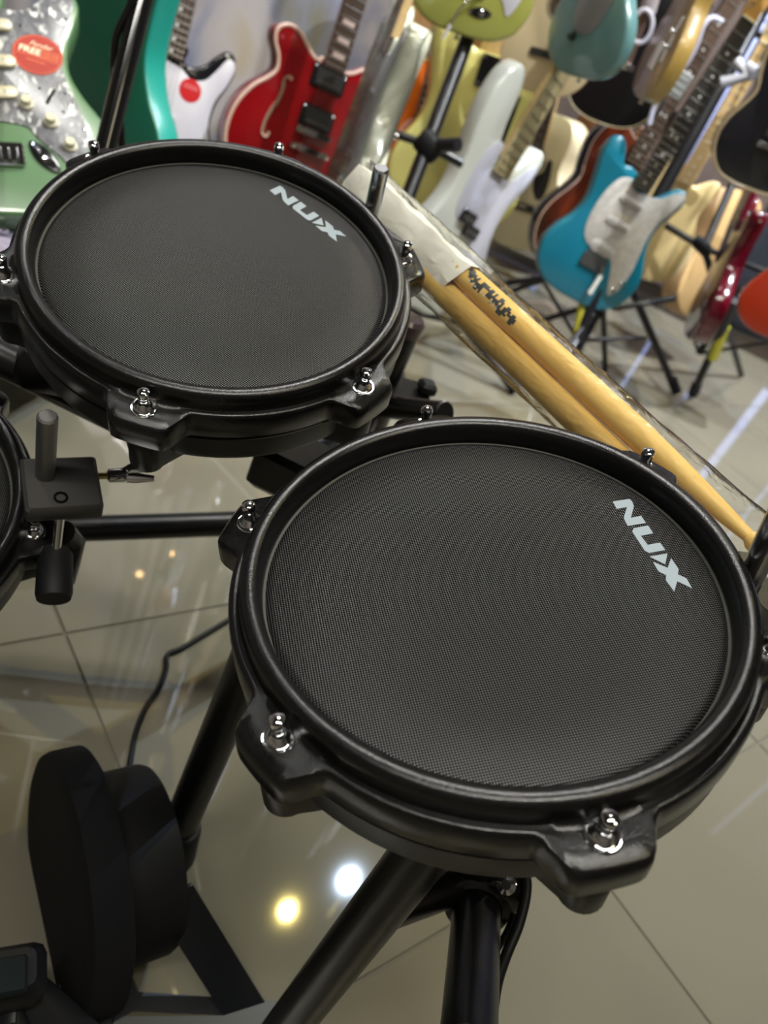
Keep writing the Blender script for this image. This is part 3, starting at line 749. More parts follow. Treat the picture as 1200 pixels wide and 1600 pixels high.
def strings_obj(parent, ya, yb, wa, wb, za, zb, n=6):
    mb = MB()
    for k in range(n):
        f = k/(n-1)-0.5
        mb.cyl((f*wa/1000, ya/1000, za/1000), (f*wb/1000, yb/1000, zb/1000), 0.0005, seg=5)
    return mb.obj('strings', fretm, parent, kind='stuff')
def pickup(parent, y, w=84, h=16, m=None, ang=0, x_=0, z=0, rnd=True, poles=6, hh=0.007):
    hw = w/2000; r = h/2000
    pts = [(hw-r+r*cos(a), r*sin(a)) for a in [radians(q) for q in range(-90, 91, 18)]]+[(-hw+r+r*cos(a), r*sin(a)) for a in [radians(q) for q in range(90, 271, 18)]] if rnd else [(-hw, -r), (hw, -r), (hw, r), (-hw, r)]
    o = MB().prism(pts, z, z+hh, 0.001).obj('pickup', m or creampl, parent)
    o.location = (x_/1000, y/1000, 0); o.rotation_euler = (0, 0, ang)
    for k in range(poles):
        MB().lathe([(0.0024, 0), (0.0024, 0.0007), (0.0001, 0.0008)], 10, ((k-(poles-1)/2)*0.0104, 0, z+hh), cap=False).obj('pole_piece', darkchrome, o)
    return o
def knob(parent, x_, y_, m, r=9, h=13, z=0.002):
    return MB().lathe([(r/1000, z), (r*0.95/1000, z+h*0.35/1000), (r*0.78/1000, z+h*0.4/1000), (r*0.70/1000, z+h*0.9/1000), (r*0.6/1000, z+h/1000), (0.0001, z+h/1000)], 20, (x_/1000, y_/1000, 0), cap=False).obj('knob', m, parent)
def screw(parent, x_, y_, z=0.002, r=2.6):
    return MB().lathe([(r/1000, z), (r*0.8/1000, z+0.0008), (0.0001, z+0.001)], 10, (x_/1000, y_/1000, 0), cap=False).obj('screw', chrome, parent)
def guard(parent, pts, m, z0=0.0, th=0.0022, k=4):
    P = [(p.x/1000, p.y/1000) for p in spline([Vector(q) for q in pts], k)]
    a2 = sum(P[i-1][0]*P[i][1]-P[i][0]*P[i-1][1] for i in range(len(P)))
    if a2 < 0: P = P[::-1]
    return MB().prism(P, z0, z0+th, 0.0006).obj('pickguard', m, parent, smooth=30)
GUARD_S = [(30, 338), (52, 336), (74, 348), (92, 368), (112, 384), (128, 378), (132, 360), (122, 328), (108, 290), (104, 245), (112, 205), (124, 165), (128, 120), (118, 88), (104, 70), (88, 92), (60, 122), (48, 140), (20, 146), (-40, 152), (-62, 190), (-70, 250), (-72, 310), (-60, 350), (-31, 366), (-30, 342), (0, 330)]
def bridge_trem(parent, y=112, m=None, w=80, arm=True):
    b = MB().box((w/1000, 0.036, 0.006), (0, y/1000, 0.004), bev=0.002).obj('bridge', m or chrome, parent)
    for k in range(6):
        MB().box((0.009, 0.022, 0.006), ((k-2.5)*0.0108, y/1000-0.004, 0.0095), bev=0.001).obj('saddle', m or chrome, b)
    if arm: pass
    return b
def jack_plate(parent, x_, y_, ang, m=chrome):
    P = [(0.030*cos(a), 0.012*sin(a)*(1-0.25*cos(a)**2)) for a in [2*pi*i/28 for i in range(28)]]
    o = MB().prism(P, 0, 0.003, 0.001).obj('jack_plate', blackpl, parent)
    o.location = (x_/1000, y_/1000, 0.0005); o.rotation_euler = (0, 0, ang)
    MB().lathe([(0.0075, 0.0031), (0.0060, 0.0045), (0.004, 0.0045), (0.0001, 0.0032)], 18, (0.004, 0, 0), cap=False).obj('jack_socket', m, o)
    for s_ in (-1, 1): MB().lathe([(0.002, 0.003), (0.0001, 0.0042)], 10, (s_*0.024, 0, 0), cap=False).obj('screw', m, o)
    return o
def strap_button(parent, x_, y_, nx, ny, th):
    return MB().lathe([(0.004, 0), (0.004, 0.006), (0.008, 0.012), (0.006, 0.014), (0.0001, 0.014)], 16, (x_/1000, y_/1000, -th/2000), (nx, ny, 0), cap=False).obj('strap_button', chrome, parent)
def ring_sound(parent, y, r, col):
    MB().lathe([(0.0001, 0.0004), (r/1000, 0.0004)], 40, (0, y/1000, 0), cap=False).obj('sound_hole', mat('hole_dark', (0.05, 0.03, 0.015), 0.8), parent)
    for rr in (r+3, r+8, r+12):
        MB().lathe([((rr-1.2)/1000, 0.0003), (rr/1000, 0.0010), ((rr+1.2)/1000, 0.0003)], 48, (0, y/1000, 0), cap=False).obj('rosette_ring', col, parent)

def gloss(name, c, rough=0.18, **k): return mat(name, c, rough, coat=0.6, **k)
def G(label, kind, pb, pj, d, twist=0, L=None, k=1.0, group=None, name='electric_guitar', cat='guitar'):
    L = (L or {'double_cut': 372, 'bass_cut': 398, 'semi_hollow': 400, 'acoustic': 503, 'single_cut': 392}[kind])/1000
    return thing(name, label, cat, pose(pb, pj, d, L, twist, k), group)
GR = {}
# 1 seafoam guitar with pearloid guard
g = G('seafoam green guitar with pearl pickguard and round red sticker, upper left corner', 'double_cut', (0, 335), (-38, -20), 1.03, -4, k=1.19)
b, P = body(g, 'double_cut', gloss('seafoam_green', (0.095, 0.185, 0.085), 0.3), 45)
pearl = bpy.data.materials.new('pearloid'); pearl.use_nodes = True
def pearl_nodes():
    nt = pearl.node_tree; L = nt.links; b_ = nt.nodes['Principled BSDF']
    tc = nt.nodes.new('ShaderNodeTexCoord'); v = nt.nodes.new('ShaderNodeTexVoronoi'); v.inputs['Scale'].default_value = 190
    nz = nt.nodes.new('ShaderNodeTexNoise'); nz.inputs['Scale'].default_value = 60
    mp = nt.nodes.new('ShaderNodeMapping'); mp.inputs['Scale'].default_value = (1, 0.55, 1); mp.inputs['Rotation'].default_value = (0, 0, 0.6)
    mx = nt.nodes.new('ShaderNodeVectorMath'); mx.operation = 'MULTIPLY_ADD'; mx.inputs[1].default_value = (0.02, 0.02, 0.02)
    L.new(tc.outputs['Object'], mp.inputs[0]); L.new(mp.outputs[0], nz.inputs['Vector'])
    L.new(nz.outputs['Color'], mx.inputs[0]); L.new(mp.outputs[0], mx.inputs[2]); L.new(mx.outputs[0], v.inputs['Vector'])
    r = nt.nodes.new('ShaderNodeValToRGB'); L.new(v.outputs['Color'], r.inputs[0]); e = r.color_ramp.elements
    e[0].position = 0.3; e[0].color = (0.11, 0.11, 0.12, 1); e[1].position = 0.9; e[1].color = (0.72, 0.73, 0.68, 1)
    k_ = e.new(0.76); k_.color = (0.18, 0.18, 0.19, 1)
    L.new(r.outputs[0], b_.inputs['Base Color']); b_.inputs['Roughness'].default_value = 0.3
pearl_nodes()
pg = guard(g, GUARD_S, pearl)
for yy, aa in ((188, 0.10), (243, 0), (305, 0)):
    pickup(g, yy, 86, 19, creampl, aa, 0 if aa == 0 else -2, 0.002)
for xx, yy in ((50, 176), (80, 148), (102, 110)): knob(g, xx, yy, creampl, 10, 14)
for xx, yy in ((124, 140), (112, 185), (102, 250), (118, 330), (124, 372), (114, 86), (70, 205), (98, 168), (54, 310), (52, 246), (52, 192), (104, 200)): screw(g, xx, yy)
MB().box((0.004, 0.026, 0.004), (0.084, 0.192, 0.0025), Matrix.Rotation(-0.5, 3, 'Z')).obj('switch_slot', blackpl, g)
jack_plate(g, 66, 92, -0.95)
strap_button(g, 0, 0, 0, -1, 45)
bridge_trem(g, 92)
neck(g, 'double_cut', rosew, maple, 21, light_dots=mother)
redst = mat('red_orange_sticker', (0.34, 0.022, 0.008), 0.4)
stk = MB().lathe([(0.0345, 0.0024), (0.0345, 0.0030), (0.0001, 0.0031)], 48, (0.073, 0.262, 0), cap=False).obj('round_sticker', redst, g, label='round red sticker offering free online lessons')
orng = mat('sticker_orange', (0.75, 0.20, 0.08), 0.4); cream_ink = mat('sticker_cream', (0.80, 0.72, 0.50), 0.5)
MB().lathe([(0.0318, 0.0031), (0.0322, 0.0033), (0.0326, 0.0031)], 48, (0.073, 0.262, 0), cap=False).obj('sticker_ring', orng, stk)
def text(parent, body_, size, loc, m, rotz=0, shear=0, bold=0):
    cu = bpy.data.curves.new('lettering', 'FONT'); cu.body = body_; cu.size = size; cu.align_x = 'CENTER'; cu.align_y = 'CENTER'
    cu.shear = shear; cu.offset = bold; cu.extrude = 0.00005; cu.materials.append(m); cu.resolution_u = 3
    tmp = bpy.data.objects.new('lettering_curve', cu); C.objects.link(tmp)
    dg = bpy.context.evaluated_depsgraph_get(); me = bpy.data.meshes.new_from_object(tmp.evaluated_get(dg))
    bpy.data.objects.remove(tmp); bpy.data.curves.remove(cu)
    o = bpy.data.objects.new('lettering', me); C.objects.link(o); o.parent = parent; o.location = loc; o.rotation_euler = (0, 0, rotz); return o
sxr = -0.30; sc0 = Vector((0.073, 0.262, 0.0034)); R2 = Matrix.Rotation(sxr, 3, 'Z')
def stext(tx, size, dx_, dy_, m, **k): text(stk, tx, size, sc0+R2@Vector((dx_, dy_, 0)), m, sxr, **k)
stext('Fender', 0.011, 0.001, 0.0165, cream_ink, shear=0.35)
stext('FREE', 0.0145, -0.0115, 0.003, cream_ink, bold=0.0004)
stext('ONLINE', 0.0068, 0.0165, 0.0052, orng, bold=0.0001)
stext('LESSONS', 0.0064, 0.0165, -0.0008, orng, bold=0.0001)
stext('fender.com/play', 0.005, 0.0, -0.0125, orng) if 0 else None
o = MB().box((0.056, 0.0010, 0.0003), sc0+R2@Vector((0, -0.0055, 0)), R2).obj('sticker_line', orng, stk, smooth=0)
o = MB().box((0.050, 0.0008, 0.0003), sc0+R2@Vector((0.003, 0.0105, 0)), R2).obj('sticker_line', orng, stk, smooth=0)
MB().box((0.026, 0.0012, 0.0003), sc0+R2@Vector((0, -0.0125, 0)), R2).obj('sticker_line', orng, stk, smooth=0)
GR['seafoam'] = g
P0 = g.matrix_world@Vector((0, 0, -0.02))
lil = mat('lilac_laminate', (0.30, 0.27, 0.36), 0.4)
pt = thing('display_plinth', 'pale lilac display plinth under the seafoam guitar at the left edge', 'plinth', Matrix.Translation((P0.x-0.14, P0.y+0.08, 0)))
MB().box((0.42, 0.26, 0.15), (0, 0, P0.z-0.012-0.075), bev=0.004).obj('carcass', lil, pt)
MB().box((0.08, 0.08, P0.z-0.16), (-0.16, 0.05, (P0.z-0.16)/2)).obj('pedestal', mat('brown_trim', (0.06, 0.045, 0.035)), pt, smooth=0)
# 2 teal guitar seen from the back
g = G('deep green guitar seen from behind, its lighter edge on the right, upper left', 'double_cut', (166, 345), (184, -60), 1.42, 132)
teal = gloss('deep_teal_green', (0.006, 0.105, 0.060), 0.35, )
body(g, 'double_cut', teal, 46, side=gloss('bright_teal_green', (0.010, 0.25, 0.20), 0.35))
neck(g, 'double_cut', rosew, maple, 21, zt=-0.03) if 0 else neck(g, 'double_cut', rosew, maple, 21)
GR['teal'] = g
# 3 black and white guitar
g = G('black guitar with large white pickguard and small red sticker, between green and red guitars', 'double_cut', (208, 338), (271, 62), 1.60, 2)
body(g, 'double_cut', gloss('piano_black', (0.008, 0.008, 0.010), 0.1), 45)
guard(g, offset([Vector(q) for q in []], 0) if 0 else [(30, 325), (52, 314), (80, 322), (100, 350), (116, 378), (131, 378), (136, 360), (126, 325), (111, 288), (109, 245), (120, 205), (142, 160), (154, 110), (140, 62), (100, 25), (50, 12), (0, 12), (-50, 12), (-70, 60), (-80, 150), (-82, 250), (-84, 310), (-70, 350), (-31, 362), (-30, 342), (0, 330)], whitepl)
neck(g, 'double_cut', rosew, maple, 21, single=True)
strings_obj(g, 110, 790, 52, 36, 12, 12)
MB().box((0.016, 0.030, 0.007), (0.052, 0.150, 0.004), bev=0.003).obj('switch_plate', blackpl, g)
st = MB().lathe([(0.0235, 0.0026), (0.0235, 0.0030), (0.0001, 0.0031)], 40, (0.056, 0.292, 0), cap=False).obj('round_sticker', mat('red_sticker', (0.62, 0.015, 0.02), 0.4), g, label='small round red sticker')
MB().box((0.030, 0.0022, 0.0003), (0.056, 0.301, 0.0033)).obj('sticker_line', mat('sticker_pink', (0.8, 0.25, 0.25), 0.5), st, smooth=0)
MB().box((0.034, 0.0018, 0.0003), (0.056, 0.296, 0.0033)).obj('sticker_line', mat('sticker_pink', (0.8, 0.25, 0.25), 0.5), st, smooth=0)
pickup(g, 165, 84, 17, whitepl, 0, 0, 0.002); pickup(g, 225, 84, 17, whitepl, 0, 0, 0.002)
GR['bw'] = g
# 4 red semi hollow
g = G('glossy red semi-hollow guitar with f-hole and cream binding', 'semi_hollow', (448, 335), (536, 48), 1.62, 30)
red = gloss('cherry_red', (0.24, 0.003, 0.005), 0.15, col2=(0.18, 0.002, 0.004), cscale=8)
b, P = body(g, 'semi_hollow', red, 45, 3)
bind = mat('aged_binding', (0.62, 0.42, 0.33), 0.4)
binding(g, P, bind, -0.0015, 0.0042)
for yy in (218, 300):
    p_ = MB().box((0.088, 0.046, 0.006), (0, yy/1000, 0.003), bev=0.004).obj('pickup_ring', blackpl, g)
    pp_ = MB().box((0.070, 0.036, 0.005), (0, yy/1000, 0.0085), bev=0.003).obj('pickup_cover', mat('dark_cover', (0.03, 0.03, 0.03), 0.25), p_)
    for k_ in range(6): MB().lathe([(0.0026, 0.011), (0.0026, 0.012), (0.0001, 0.0122)], 10, ((k_-2.5)*0.0104, yy/1000-0.010, 0), cap=False).obj('pole_piece', chrome, p_)
    for s_ in (-1, 1): MB().lathe([(0.003, 0.006), (0.0001, 0.008)], 10, (s_*0.039, yy/1000+0.016, 0), cap=False).obj('screw', chrome, p_)
MB().box((0.092, 0.014, 0.008), (0, 0.186, 0.012), bev=0.003).obj('bridge', chrome, g)
tp = MB().box((0.100, 0.013, 0.010), (0, 0.150, 0.012), bev=0.004).obj('tailpiece', chrome, g)
for s_ in (-1, 1):
    MB().lathe([(0.006, 0), (0.006, 0.018), (0.0001, 0.020)], 14, (s_*0.046, 0.150, 0), cap=False).obj('post', chrome, tp)
    fpts = [(s_*x_/1000, y_/1000) for x_, y_ in ((86, 268), (94, 272), (102, 262), (100, 246), (104, 220), (114, 196), (120, 170), (118, 150), (108, 146), (104, 156))]
    fo = MB().tube([(a_, b_, 0.0002) for a_, b_ in [tuple(q) for q in spline([Vector(q) for q in fpts], 5, False)]], [0.0052+0.004*sin(pi*i/45)**2 for i in range(46)], 8, flat=0.15).obj('f_hole', bind, g)
    MB().tube([(a_, b_, 0.0012) for a_, b_ in [tuple(q) for q in spline([Vector(q) for q in fpts[2:-2]], 5, False)]], 0.0042, 8, flat=0.15).obj('f_hole_opening', mat('fhole_inside', (0.16, 0.10, 0.04), 0.7), fo)
neck(g, 'semi_hollow', rosew, gloss('red_neck', (0.2, 0.004, 0.006)), 20, single=True, dots=False, head='paddle', light_dots=None, zt=0.008)
for k_ in (5, 9, 12, 15, 17, 19): MB().box((0.032, 0.010, 0.0006), (0, (830-(508/(1-2**(-20.6/12)))*(1-(2**(-(k_)/12)+2**(-(k_-1)/12))/2))/1000, 0.0148), bev=0.001).obj('block_inlay', mat('inlay_block', (0.55, 0.42, 0.36), 0.4), g)
strings_obj(g, 150, 830, 52, 36, 18, 17)
for xx, yy in ((95, 120), (130, 130), (100, 80), (140, 92)): knob(g, xx, yy, blackpl, 11, 12, 0)
MB().cyl((0.02, 0.10, 0.004), (-0.03, 0.02, 0.004), 0.004, seg=8).obj('vibrato_bar', mat('pinkish_steel', (0.5, 0.35, 0.35), 0.3, 1.0), g)
GR['red'] = g
# 5 off-white guitar seen along its edge, in a clear bag
g = G('off-white guitar seen nearly edge-on inside clear plastic, right of the red guitar', 'double_cut', (506, 350), (612, 56), 1.41, -80)
offw = gloss('off_white', (0.60, 0.62, 0.50), 0.22)
body(g, 'double_cut', offw, 48, 8)
guard(g, GUARD_S, mat('grey_white_guard', (0.5, 0.48, 0.5), 0.3))
for xx, yy in ((55, 118), (78, 96), (98, 74)): knob(g, xx, yy, creampl, 10, 15)
for yy in (150, 210, 265): pickup(g, yy, 84, 17, whitepl, 0, 0, 0.002)
neck(g, 'double_cut', rosew, maple, 21)
strings_obj(g, 110, 790, 52, 36, 12, 12)
bridge_trem(g, 105)
strap_button(g, -120, 450, -0.5, 0.86, 45)
GR['offwhite'] = g
Mg = g.matrix_world.copy()
bag2 = bag('plastic_bag', 'clear plastic bag loosely around the edge-on off-white guitar', 'plastic bag', Mg@Matrix.Rotation(pi/2, 4, 'Z')@Matrix.Translation((0, 0, -0.02)), (-0.02, 0.40), lambda t_: (0.175-0.03*t_, 0.040), 0.0008, 5)
# 6 amber sunburst hollow guitar
g = G('amber sunburst hollow guitar with cream binding, behind the yellow one', 'acoustic', (600, 452), (682, 100), 2.12, 34, group=None, name='acoustic_guitar')
amber = mat('amber_top', (0.62, 0.13, 0.008), 0.25, coat=0.5, col2=(0.52, 0.10, 0.006), cscale=6)
b, P = body(g, 'acoustic', amber, 75, 3, side=mat('amber_side', (0.42, 0.14, 0.008), 0.25, coat=0.5, col2=(0.14, 0.035, 0.004), cscale=5))
binding(g, P, mat('gold_binding', (0.70, 0.42, 0.12), 0.4), -0.001, 0.004)
ring_sound(g, 330, 50, bind); neck(g, 'acoustic', rosew, maple, 20, head='paddle')
GR['amber'] = g
# 7 pale yellow guitar, back view
g = G('pale yellow guitar seen from behind, with black neck plate, behind the black stand', 'double_cut', (684, 348), (766, 86), 2.02, 180+12)
pyel = gloss('pale_yellow', (0.55, 0.50, 0.16), 0.28)
body(g, 'mirror_cut', pyel, 45, 8)
np_ = MB().box((0.052, 0.066, 0.003), (0, 0.336, -0.0465), bev=0.004).obj('neck_plate', blackpl, g)
for sx_ in (-1, 1):
    for sy_ in (-1, 1): MB().lathe([(0.0042, -0.048), (0.003, -0.0495), (0.0001, -0.0495)], 12, (sx_*0.019, 0.336+sy_*0.026, 0), cap=False).obj('screw', chrome, np_)
neck(g, 'double_cut', maple, mat('tan_neck', (0.48, 0.33, 0.15), 0.35), 21)
GR['yellow'] = g
# 8 olive yellow guitar hanging above
g = G('olive yellow guitar at the top edge, with boat-shaped jack plate and whammy bar', 'double_cut', (716, 54), (800, -230), 1.60, 6)
body(g, 'double_cut', gloss('olive_yellow', (0.36, 0.37, 0.085), 0.2), 45, 9)
jack_plate(g, 38, 60, 0.12)
guard(g, GUARD_S, whitepl)
bridge_trem(g, 112)
MB().tube([(0.03, 0.10, 0.012), (0.0, 0.085, 0.03), (-0.022, 0.05, 0.034), (-0.030, 0.015, 0.034)], 0.003, 10).obj('whammy_bar', chrome, g)
MB().tube([(-0.0295, 0.017, 0.034), (-0.038, -0.016, 0.034)], [0.0048, 0.0042], 12).obj('bar_tip', whitepl, g)
neck(g, 'double_cut', maple, maple, 21); strap_button(g, 0, 0, 0, -1, 45)
GR['olive'] = g
# 9 tan acoustic back behind it
g = G('plain tan guitar body at the top edge, behind the olive yellow guitar', 'acoustic', (690, 82), (778, -205), 2.15, 180, name='acoustic_guitar')
tan = mat('plain_tan_wood', (0.56, 0.32, 0.13), 0.4, col2=(0.50, 0.27, 0.10), cscale=12, stretch=(5, 1, 5))
body(g, 'acoustic', tan, 90, 4); neck(g, 'acoustic', rosew, maple, 20, head='paddle')
GR['tan'] = g
# 10 white bass
g = G('white four-string bass with maple neck and black split pickup', 'bass_cut', (650, 484), (798, 236), 1.78, 54, name='bass_guitar', cat='bass guitar')
body(g, 'bass_cut', gloss('warm_white', (0.60, 0.62, 0.56), 0.2), 45, 9)
guard(g, [(32, 352), (52, 348), (74, 362), (94, 392), (112, 408), (128, 402), (130, 384), (120, 345), (104, 300), (104, 255), (118, 212), (140, 165), (150, 110), (138, 70), (112, 60), (92, 96), (62, 150), (40, 190), (0, 215), (-50, 222), (-74, 260), (-80, 320), (-76, 365), (-60, 392), (-33, 396), (-33, 345), (0, 340)], mat('lilac_white_guard', (0.50, 0.50, 0.58), 0.25))
for xx, yy in ((-17, 234), (20, 212)):
    p_ = MB().box((0.056, 0.030, 0.010), (xx/1000, yy/1000, 0.006), bev=0.003).obj('pickup', blackpl, g)
    for k_ in range(4): MB().lathe([(0.003, 0.011), (0.0001, 0.0125)], 10, (xx/1000+(k_-1.5)*0.011, yy/1000, 0), cap=False).obj('pole_piece', chrome, p_)
nk, zf = neck(g, 'bass_cut', mat('olive_maple_board', (0.33, 0.27, 0.13), 0.35), maple, 20, single=True, w0=62, w1=42, strings=4, light_dots=blackpl, dots=False, zt=0.006)
strings_obj(g, 80, 1010, 56, 32, 15, 15, 4)
MB().box((0.080, 0.045, 0.004), (0, 0.085, 0.003), bev=0.002).obj('bridge', chrome, g)
for xx, yy in ((88, 150), (108, 118), (122, 86)): knob(g, xx, yy, mat('grey_knob', (0.35, 0.36, 0.36), 0.3), 9, 12)
strap_button(g, 0, 0, 0, -1, 45); strap_button(g, -118, 512, -0.4, 0.9, 45)
GR['bass'] = g
# 11 cream acoustic above, behind the bass neck
g = G('cream-topped acoustic body with dark bridge, hanging behind the bass neck', 'acoustic', (836, 146), (902, -70), 1.88, -8, name='acoustic_guitar')
spruce = mat('cream_spruce', (0.68, 0.55, 0.33), 0.4, col2=(0.66, 0.52, 0.30), cscale=15, stretch=(20, 1, 1))
b, P = body(g, 'acoustic', spruce, 95, 3, side=mat('brown_side', (0.22, 0.12, 0.05), 0.35))
MB().box((0.150, 0.030, 0.008), (0, 0.150, 0.004), bev=0.006).obj('bridge', ebony, g)
ring_sound(g, 330, 50, ebony); neck(g, 'acoustic', rosew, maple, 20, head='paddle')
GR['creamhang'] = g
# 12 cream dreadnought
g = G('cream acoustic guitar with black teardrop pickguard, right of the white bass', 'acoustic', (794, 386), (858, 176), 2.62, -42, name='acoustic_guitar')
b, P = body(g, 'acoustic', spruce if 0 else mat('pale_spruce', (0.70, 0.62, 0.38), 0.4), 100, 3, side=mat('pale_side', (0.62, 0.52, 0.33), 0.4))
ring_sound(g, 330, 50, mat('rosette', (0.45, 0.38, 0.26), 0.5))
MB().box((0.150, 0.028, 0.008), (0, 0.160, 0.004), bev=0.006).obj('bridge', ebony, g)
MB().box((0.078, 0.004, 0.004), (0, 0.162, 0.009)).obj('saddle', creampl, g)
guard(g, [(28, 282), (58, 300), (66, 340), (88, 345), (102, 300), (104, 240), (92, 205), (66, 200), (40, 225), (24, 262)], ebony, 0, 0.0012)
neck(g, 'acoustic', rosew, maple, 20, head='paddle')
strings_obj(g, 160, 850, 52, 36, 10, 12)
GR['dread'] = g
# 13 teal-grey guitar hanging at the top
g = G('grey-teal guitar hanging at the top edge, right of the bass neck', 'double_cut', (896, 120), (958, -130), 1.72, -48)
body(g, 'double_cut', gloss('grey_teal', (0.10, 0.21, 0.21), 0.25), 45, 10)
guard(g, [(30, 338), (52, 336), (92, 368), (128, 378), (108, 290), (104, 245), (60, 150), (20, 110), (-40, 110), (-60, 150), (-50, 220), (-60, 350), (-31, 366)], mat('grey_guard', (0.2, 0.2, 0.21), 0.3))
knob(g, -42, 96, blackpl, 12, 16); strap_button(g, 0, 0, 0, -1, 45)
neck(g, 'double_cut', rosew, maple, 21)
GR['greyteal'] = g
# 14 black acoustic
g = G('black acoustic guitar with thin white binding, behind the grey-teal guitar', 'acoustic', (938, 192), (1022, -30), 2.30, -18, name='acoustic_guitar')
b, P = body(g, 'acoustic', mat('satin_black_top', (0.004, 0.004, 0.006), 0.5, spec=0.3), 90, 3)
binding(g, P, creampl, -0.001, 0.0026); neck(g, 'acoustic', ebony, mat('brown_neck', (0.13, 0.07, 0.04), 0.4), 20, head='paddle')
GR['blackac'] = g
# 15 gold-sided guitar
g = G('gold-edged brown guitar with chrome controls, hanging left of the maple headstock', 'single_cut', (994, 150), (1112, -85), 1.80, -76)
b, P = body(g, 'single_cut', mat('brown_top', (0.16, 0.085, 0.04), 0.3, coat=0.4, col2=(0.24, 0.14, 0.06), cscale=15, stretch=(6, 1, 6)), 48, 4, side=mat('gold_side', (0.36, 0.235, 0.06), 0.3, coat=0.4))
GR['gold'] = g
MB().box((0.022, 0.120, 0.003), (0.085, 0.165, 0.0015), bev=0.002).obj('control_plate', chrome, g)
knob(g, 85, 145, chrome, 9, 16); knob(g, 85, 185, chrome, 9, 16)
MB().box((0.080, 0.075, 0.003), (0, 0.115, 0.0015), bev=0.002).obj('bridge', chrome, g)
neck(g, 'single_cut', maple, maple, 21)
strap_button(g, 0, 0, 0, -1, 45)
# 16 brown sunburst guitars behind the turquoise one
g = G('dark brown acoustic guitar seen from its side, between the cream acoustic and turquoise guitar', 'acoustic', (862, 405), (992, 190), 2.95, 50, name='acoustic_guitar')
b, P = body(g, 'acoustic', mat('brown_gloss', (0.10, 0.04, 0.012), 0.25, coat=0.5), 100, 3, side=mat('side_brown', (0.13, 0.06, 0.022), 0.3, coat=0.3))
binding(g, P, bind, -0.001, 0.003); neck(g, 'acoustic', rosew, mat('brown_neck', (0.13, 0.07, 0.04), 0.4), 20, head='paddle')
GR['brownac'] = g
g = G('black and red sunburst guitar hidden partly behind the turquoise guitar', 'single_cut', (880, 430), (1005, 225), 2.45, 34)
b, P = body(g, 'single_cut', mat('burst', (0.20, 0.03, 0.008), 0.2, coat=0.6, col2=(0.03, 0.012, 0.006), cscale=5), 50, 4, side=gloss('burst_side', (0.012, 0.008, 0.007), 0.15))
binding(g, P, bind, -0.001, 0.002); neck(g, 'single_cut', rosew, mat('brown_neck', (0.13, 0.07, 0.04), 0.4), 20, head='paddle')
GR['burst'] = g
# 17 turquoise guitar
g = G('turquoise guitar with pearly white pickguard and dark fretboard', 'double_cut', (890, 466), (1010, 278), 2.07, 20)
turq = gloss('turquoise', (0.003, 0.15, 0.23), 0.30)
body(g, 'turq', turq, 45, 7)
guard(g, [(30, 338), (52, 340), (74, 352), (94, 374), (114, 386), (128, 384), (131, 366), (120, 328), (106, 290), (102, 245), (108, 205), (118, 150), (116, 90), (100, 62), (88, 66), (66, 110), (48, 140), (20, 152), (-40, 152), (-70, 175), (-84, 225), (-82, 290), (-64, 338), (-31, 352), (-30, 342), (0, 330)], mat('pearly_guard', (0.42, 0.40, 0.38), 0.35, col2=(0.52, 0.50, 0.47), cscale=60))
for yy, hh in ((300, 12), (236, 12), (160, 14)): pickup(g, yy, 76, 20 if yy > 200 else 34, mat('guard_pickup', (0.40, 0.38, 0.36), 0.4), 0, 0, 0.002, poles=6, hh=0.006)
strings_obj(g, 118, 790, 52, 36, 12, 12)
MB().box((0.078, 0.040, 0.012), (0, 0.118, 0.006), bev=0.003).obj('bridge', mat('bridge_dark', (0.05, 0.05, 0.05), 0.3), g)
MB().tube([(0.030, 0.120, 0.016), (0.036, 0.100, 0.022), (0.035, 0.045, 0.026), (0.0345, 0.032, 0.026)], 0.0042, 10).obj('whammy_bar', chrome, g)
MB().tube([(0.035, 0.098, 0.022), (0.0345, 0.040, 0.0262)], 0.0062, 12).obj('bar_sleeve', mat('white_sleeve', (0.75, 0.74, 0.66), 0.4), g)
neck(g, 'double_cut', ebony, mat('amber_maple', (0.42, 0.24, 0.07), 0.35), 22, single=True, w0=57, head_m=mat('amber_maple', (0.42, 0.24, 0.07), 0.35))
for xx, yy in ((100, 78), (112, 110)): knob(g, xx, yy, chrome, 7, 12, 0.002)
strap_button(g, 70, 4, 0.3, -0.9, 45)
GR['turq'] = g
# 18 black bound guitar at the right edge
g = G('black guitar with cream binding cut off by the right edge, near the top', 'single_cut', (1172, 296), (1290, 74), 1.90, 16)
b, P = body(g, 'single_cut', gloss('deep_black', (0.006, 0.006, 0.009), 0.18), 50, 3)
binding(g, P, mat('dull_gold_binding', (0.30, 0.23, 0.13), 0.4), -0.001, 0.005)
pickup(g, 165, 80, 38, mat('dark_cover', (0.03, 0.03, 0.03), 0.25), 0, 0, 0, rnd=False)
MB().box((0.090, 0.012, 0.010), (0, 0.120, 0.008), bev=0.003).obj('bridge', chrome, g)
neck(g, 'single_cut', ebony, mat('brown_neck', (0.13, 0.07, 0.04), 0.4), 21, head='paddle')
GR['blackright'] = g
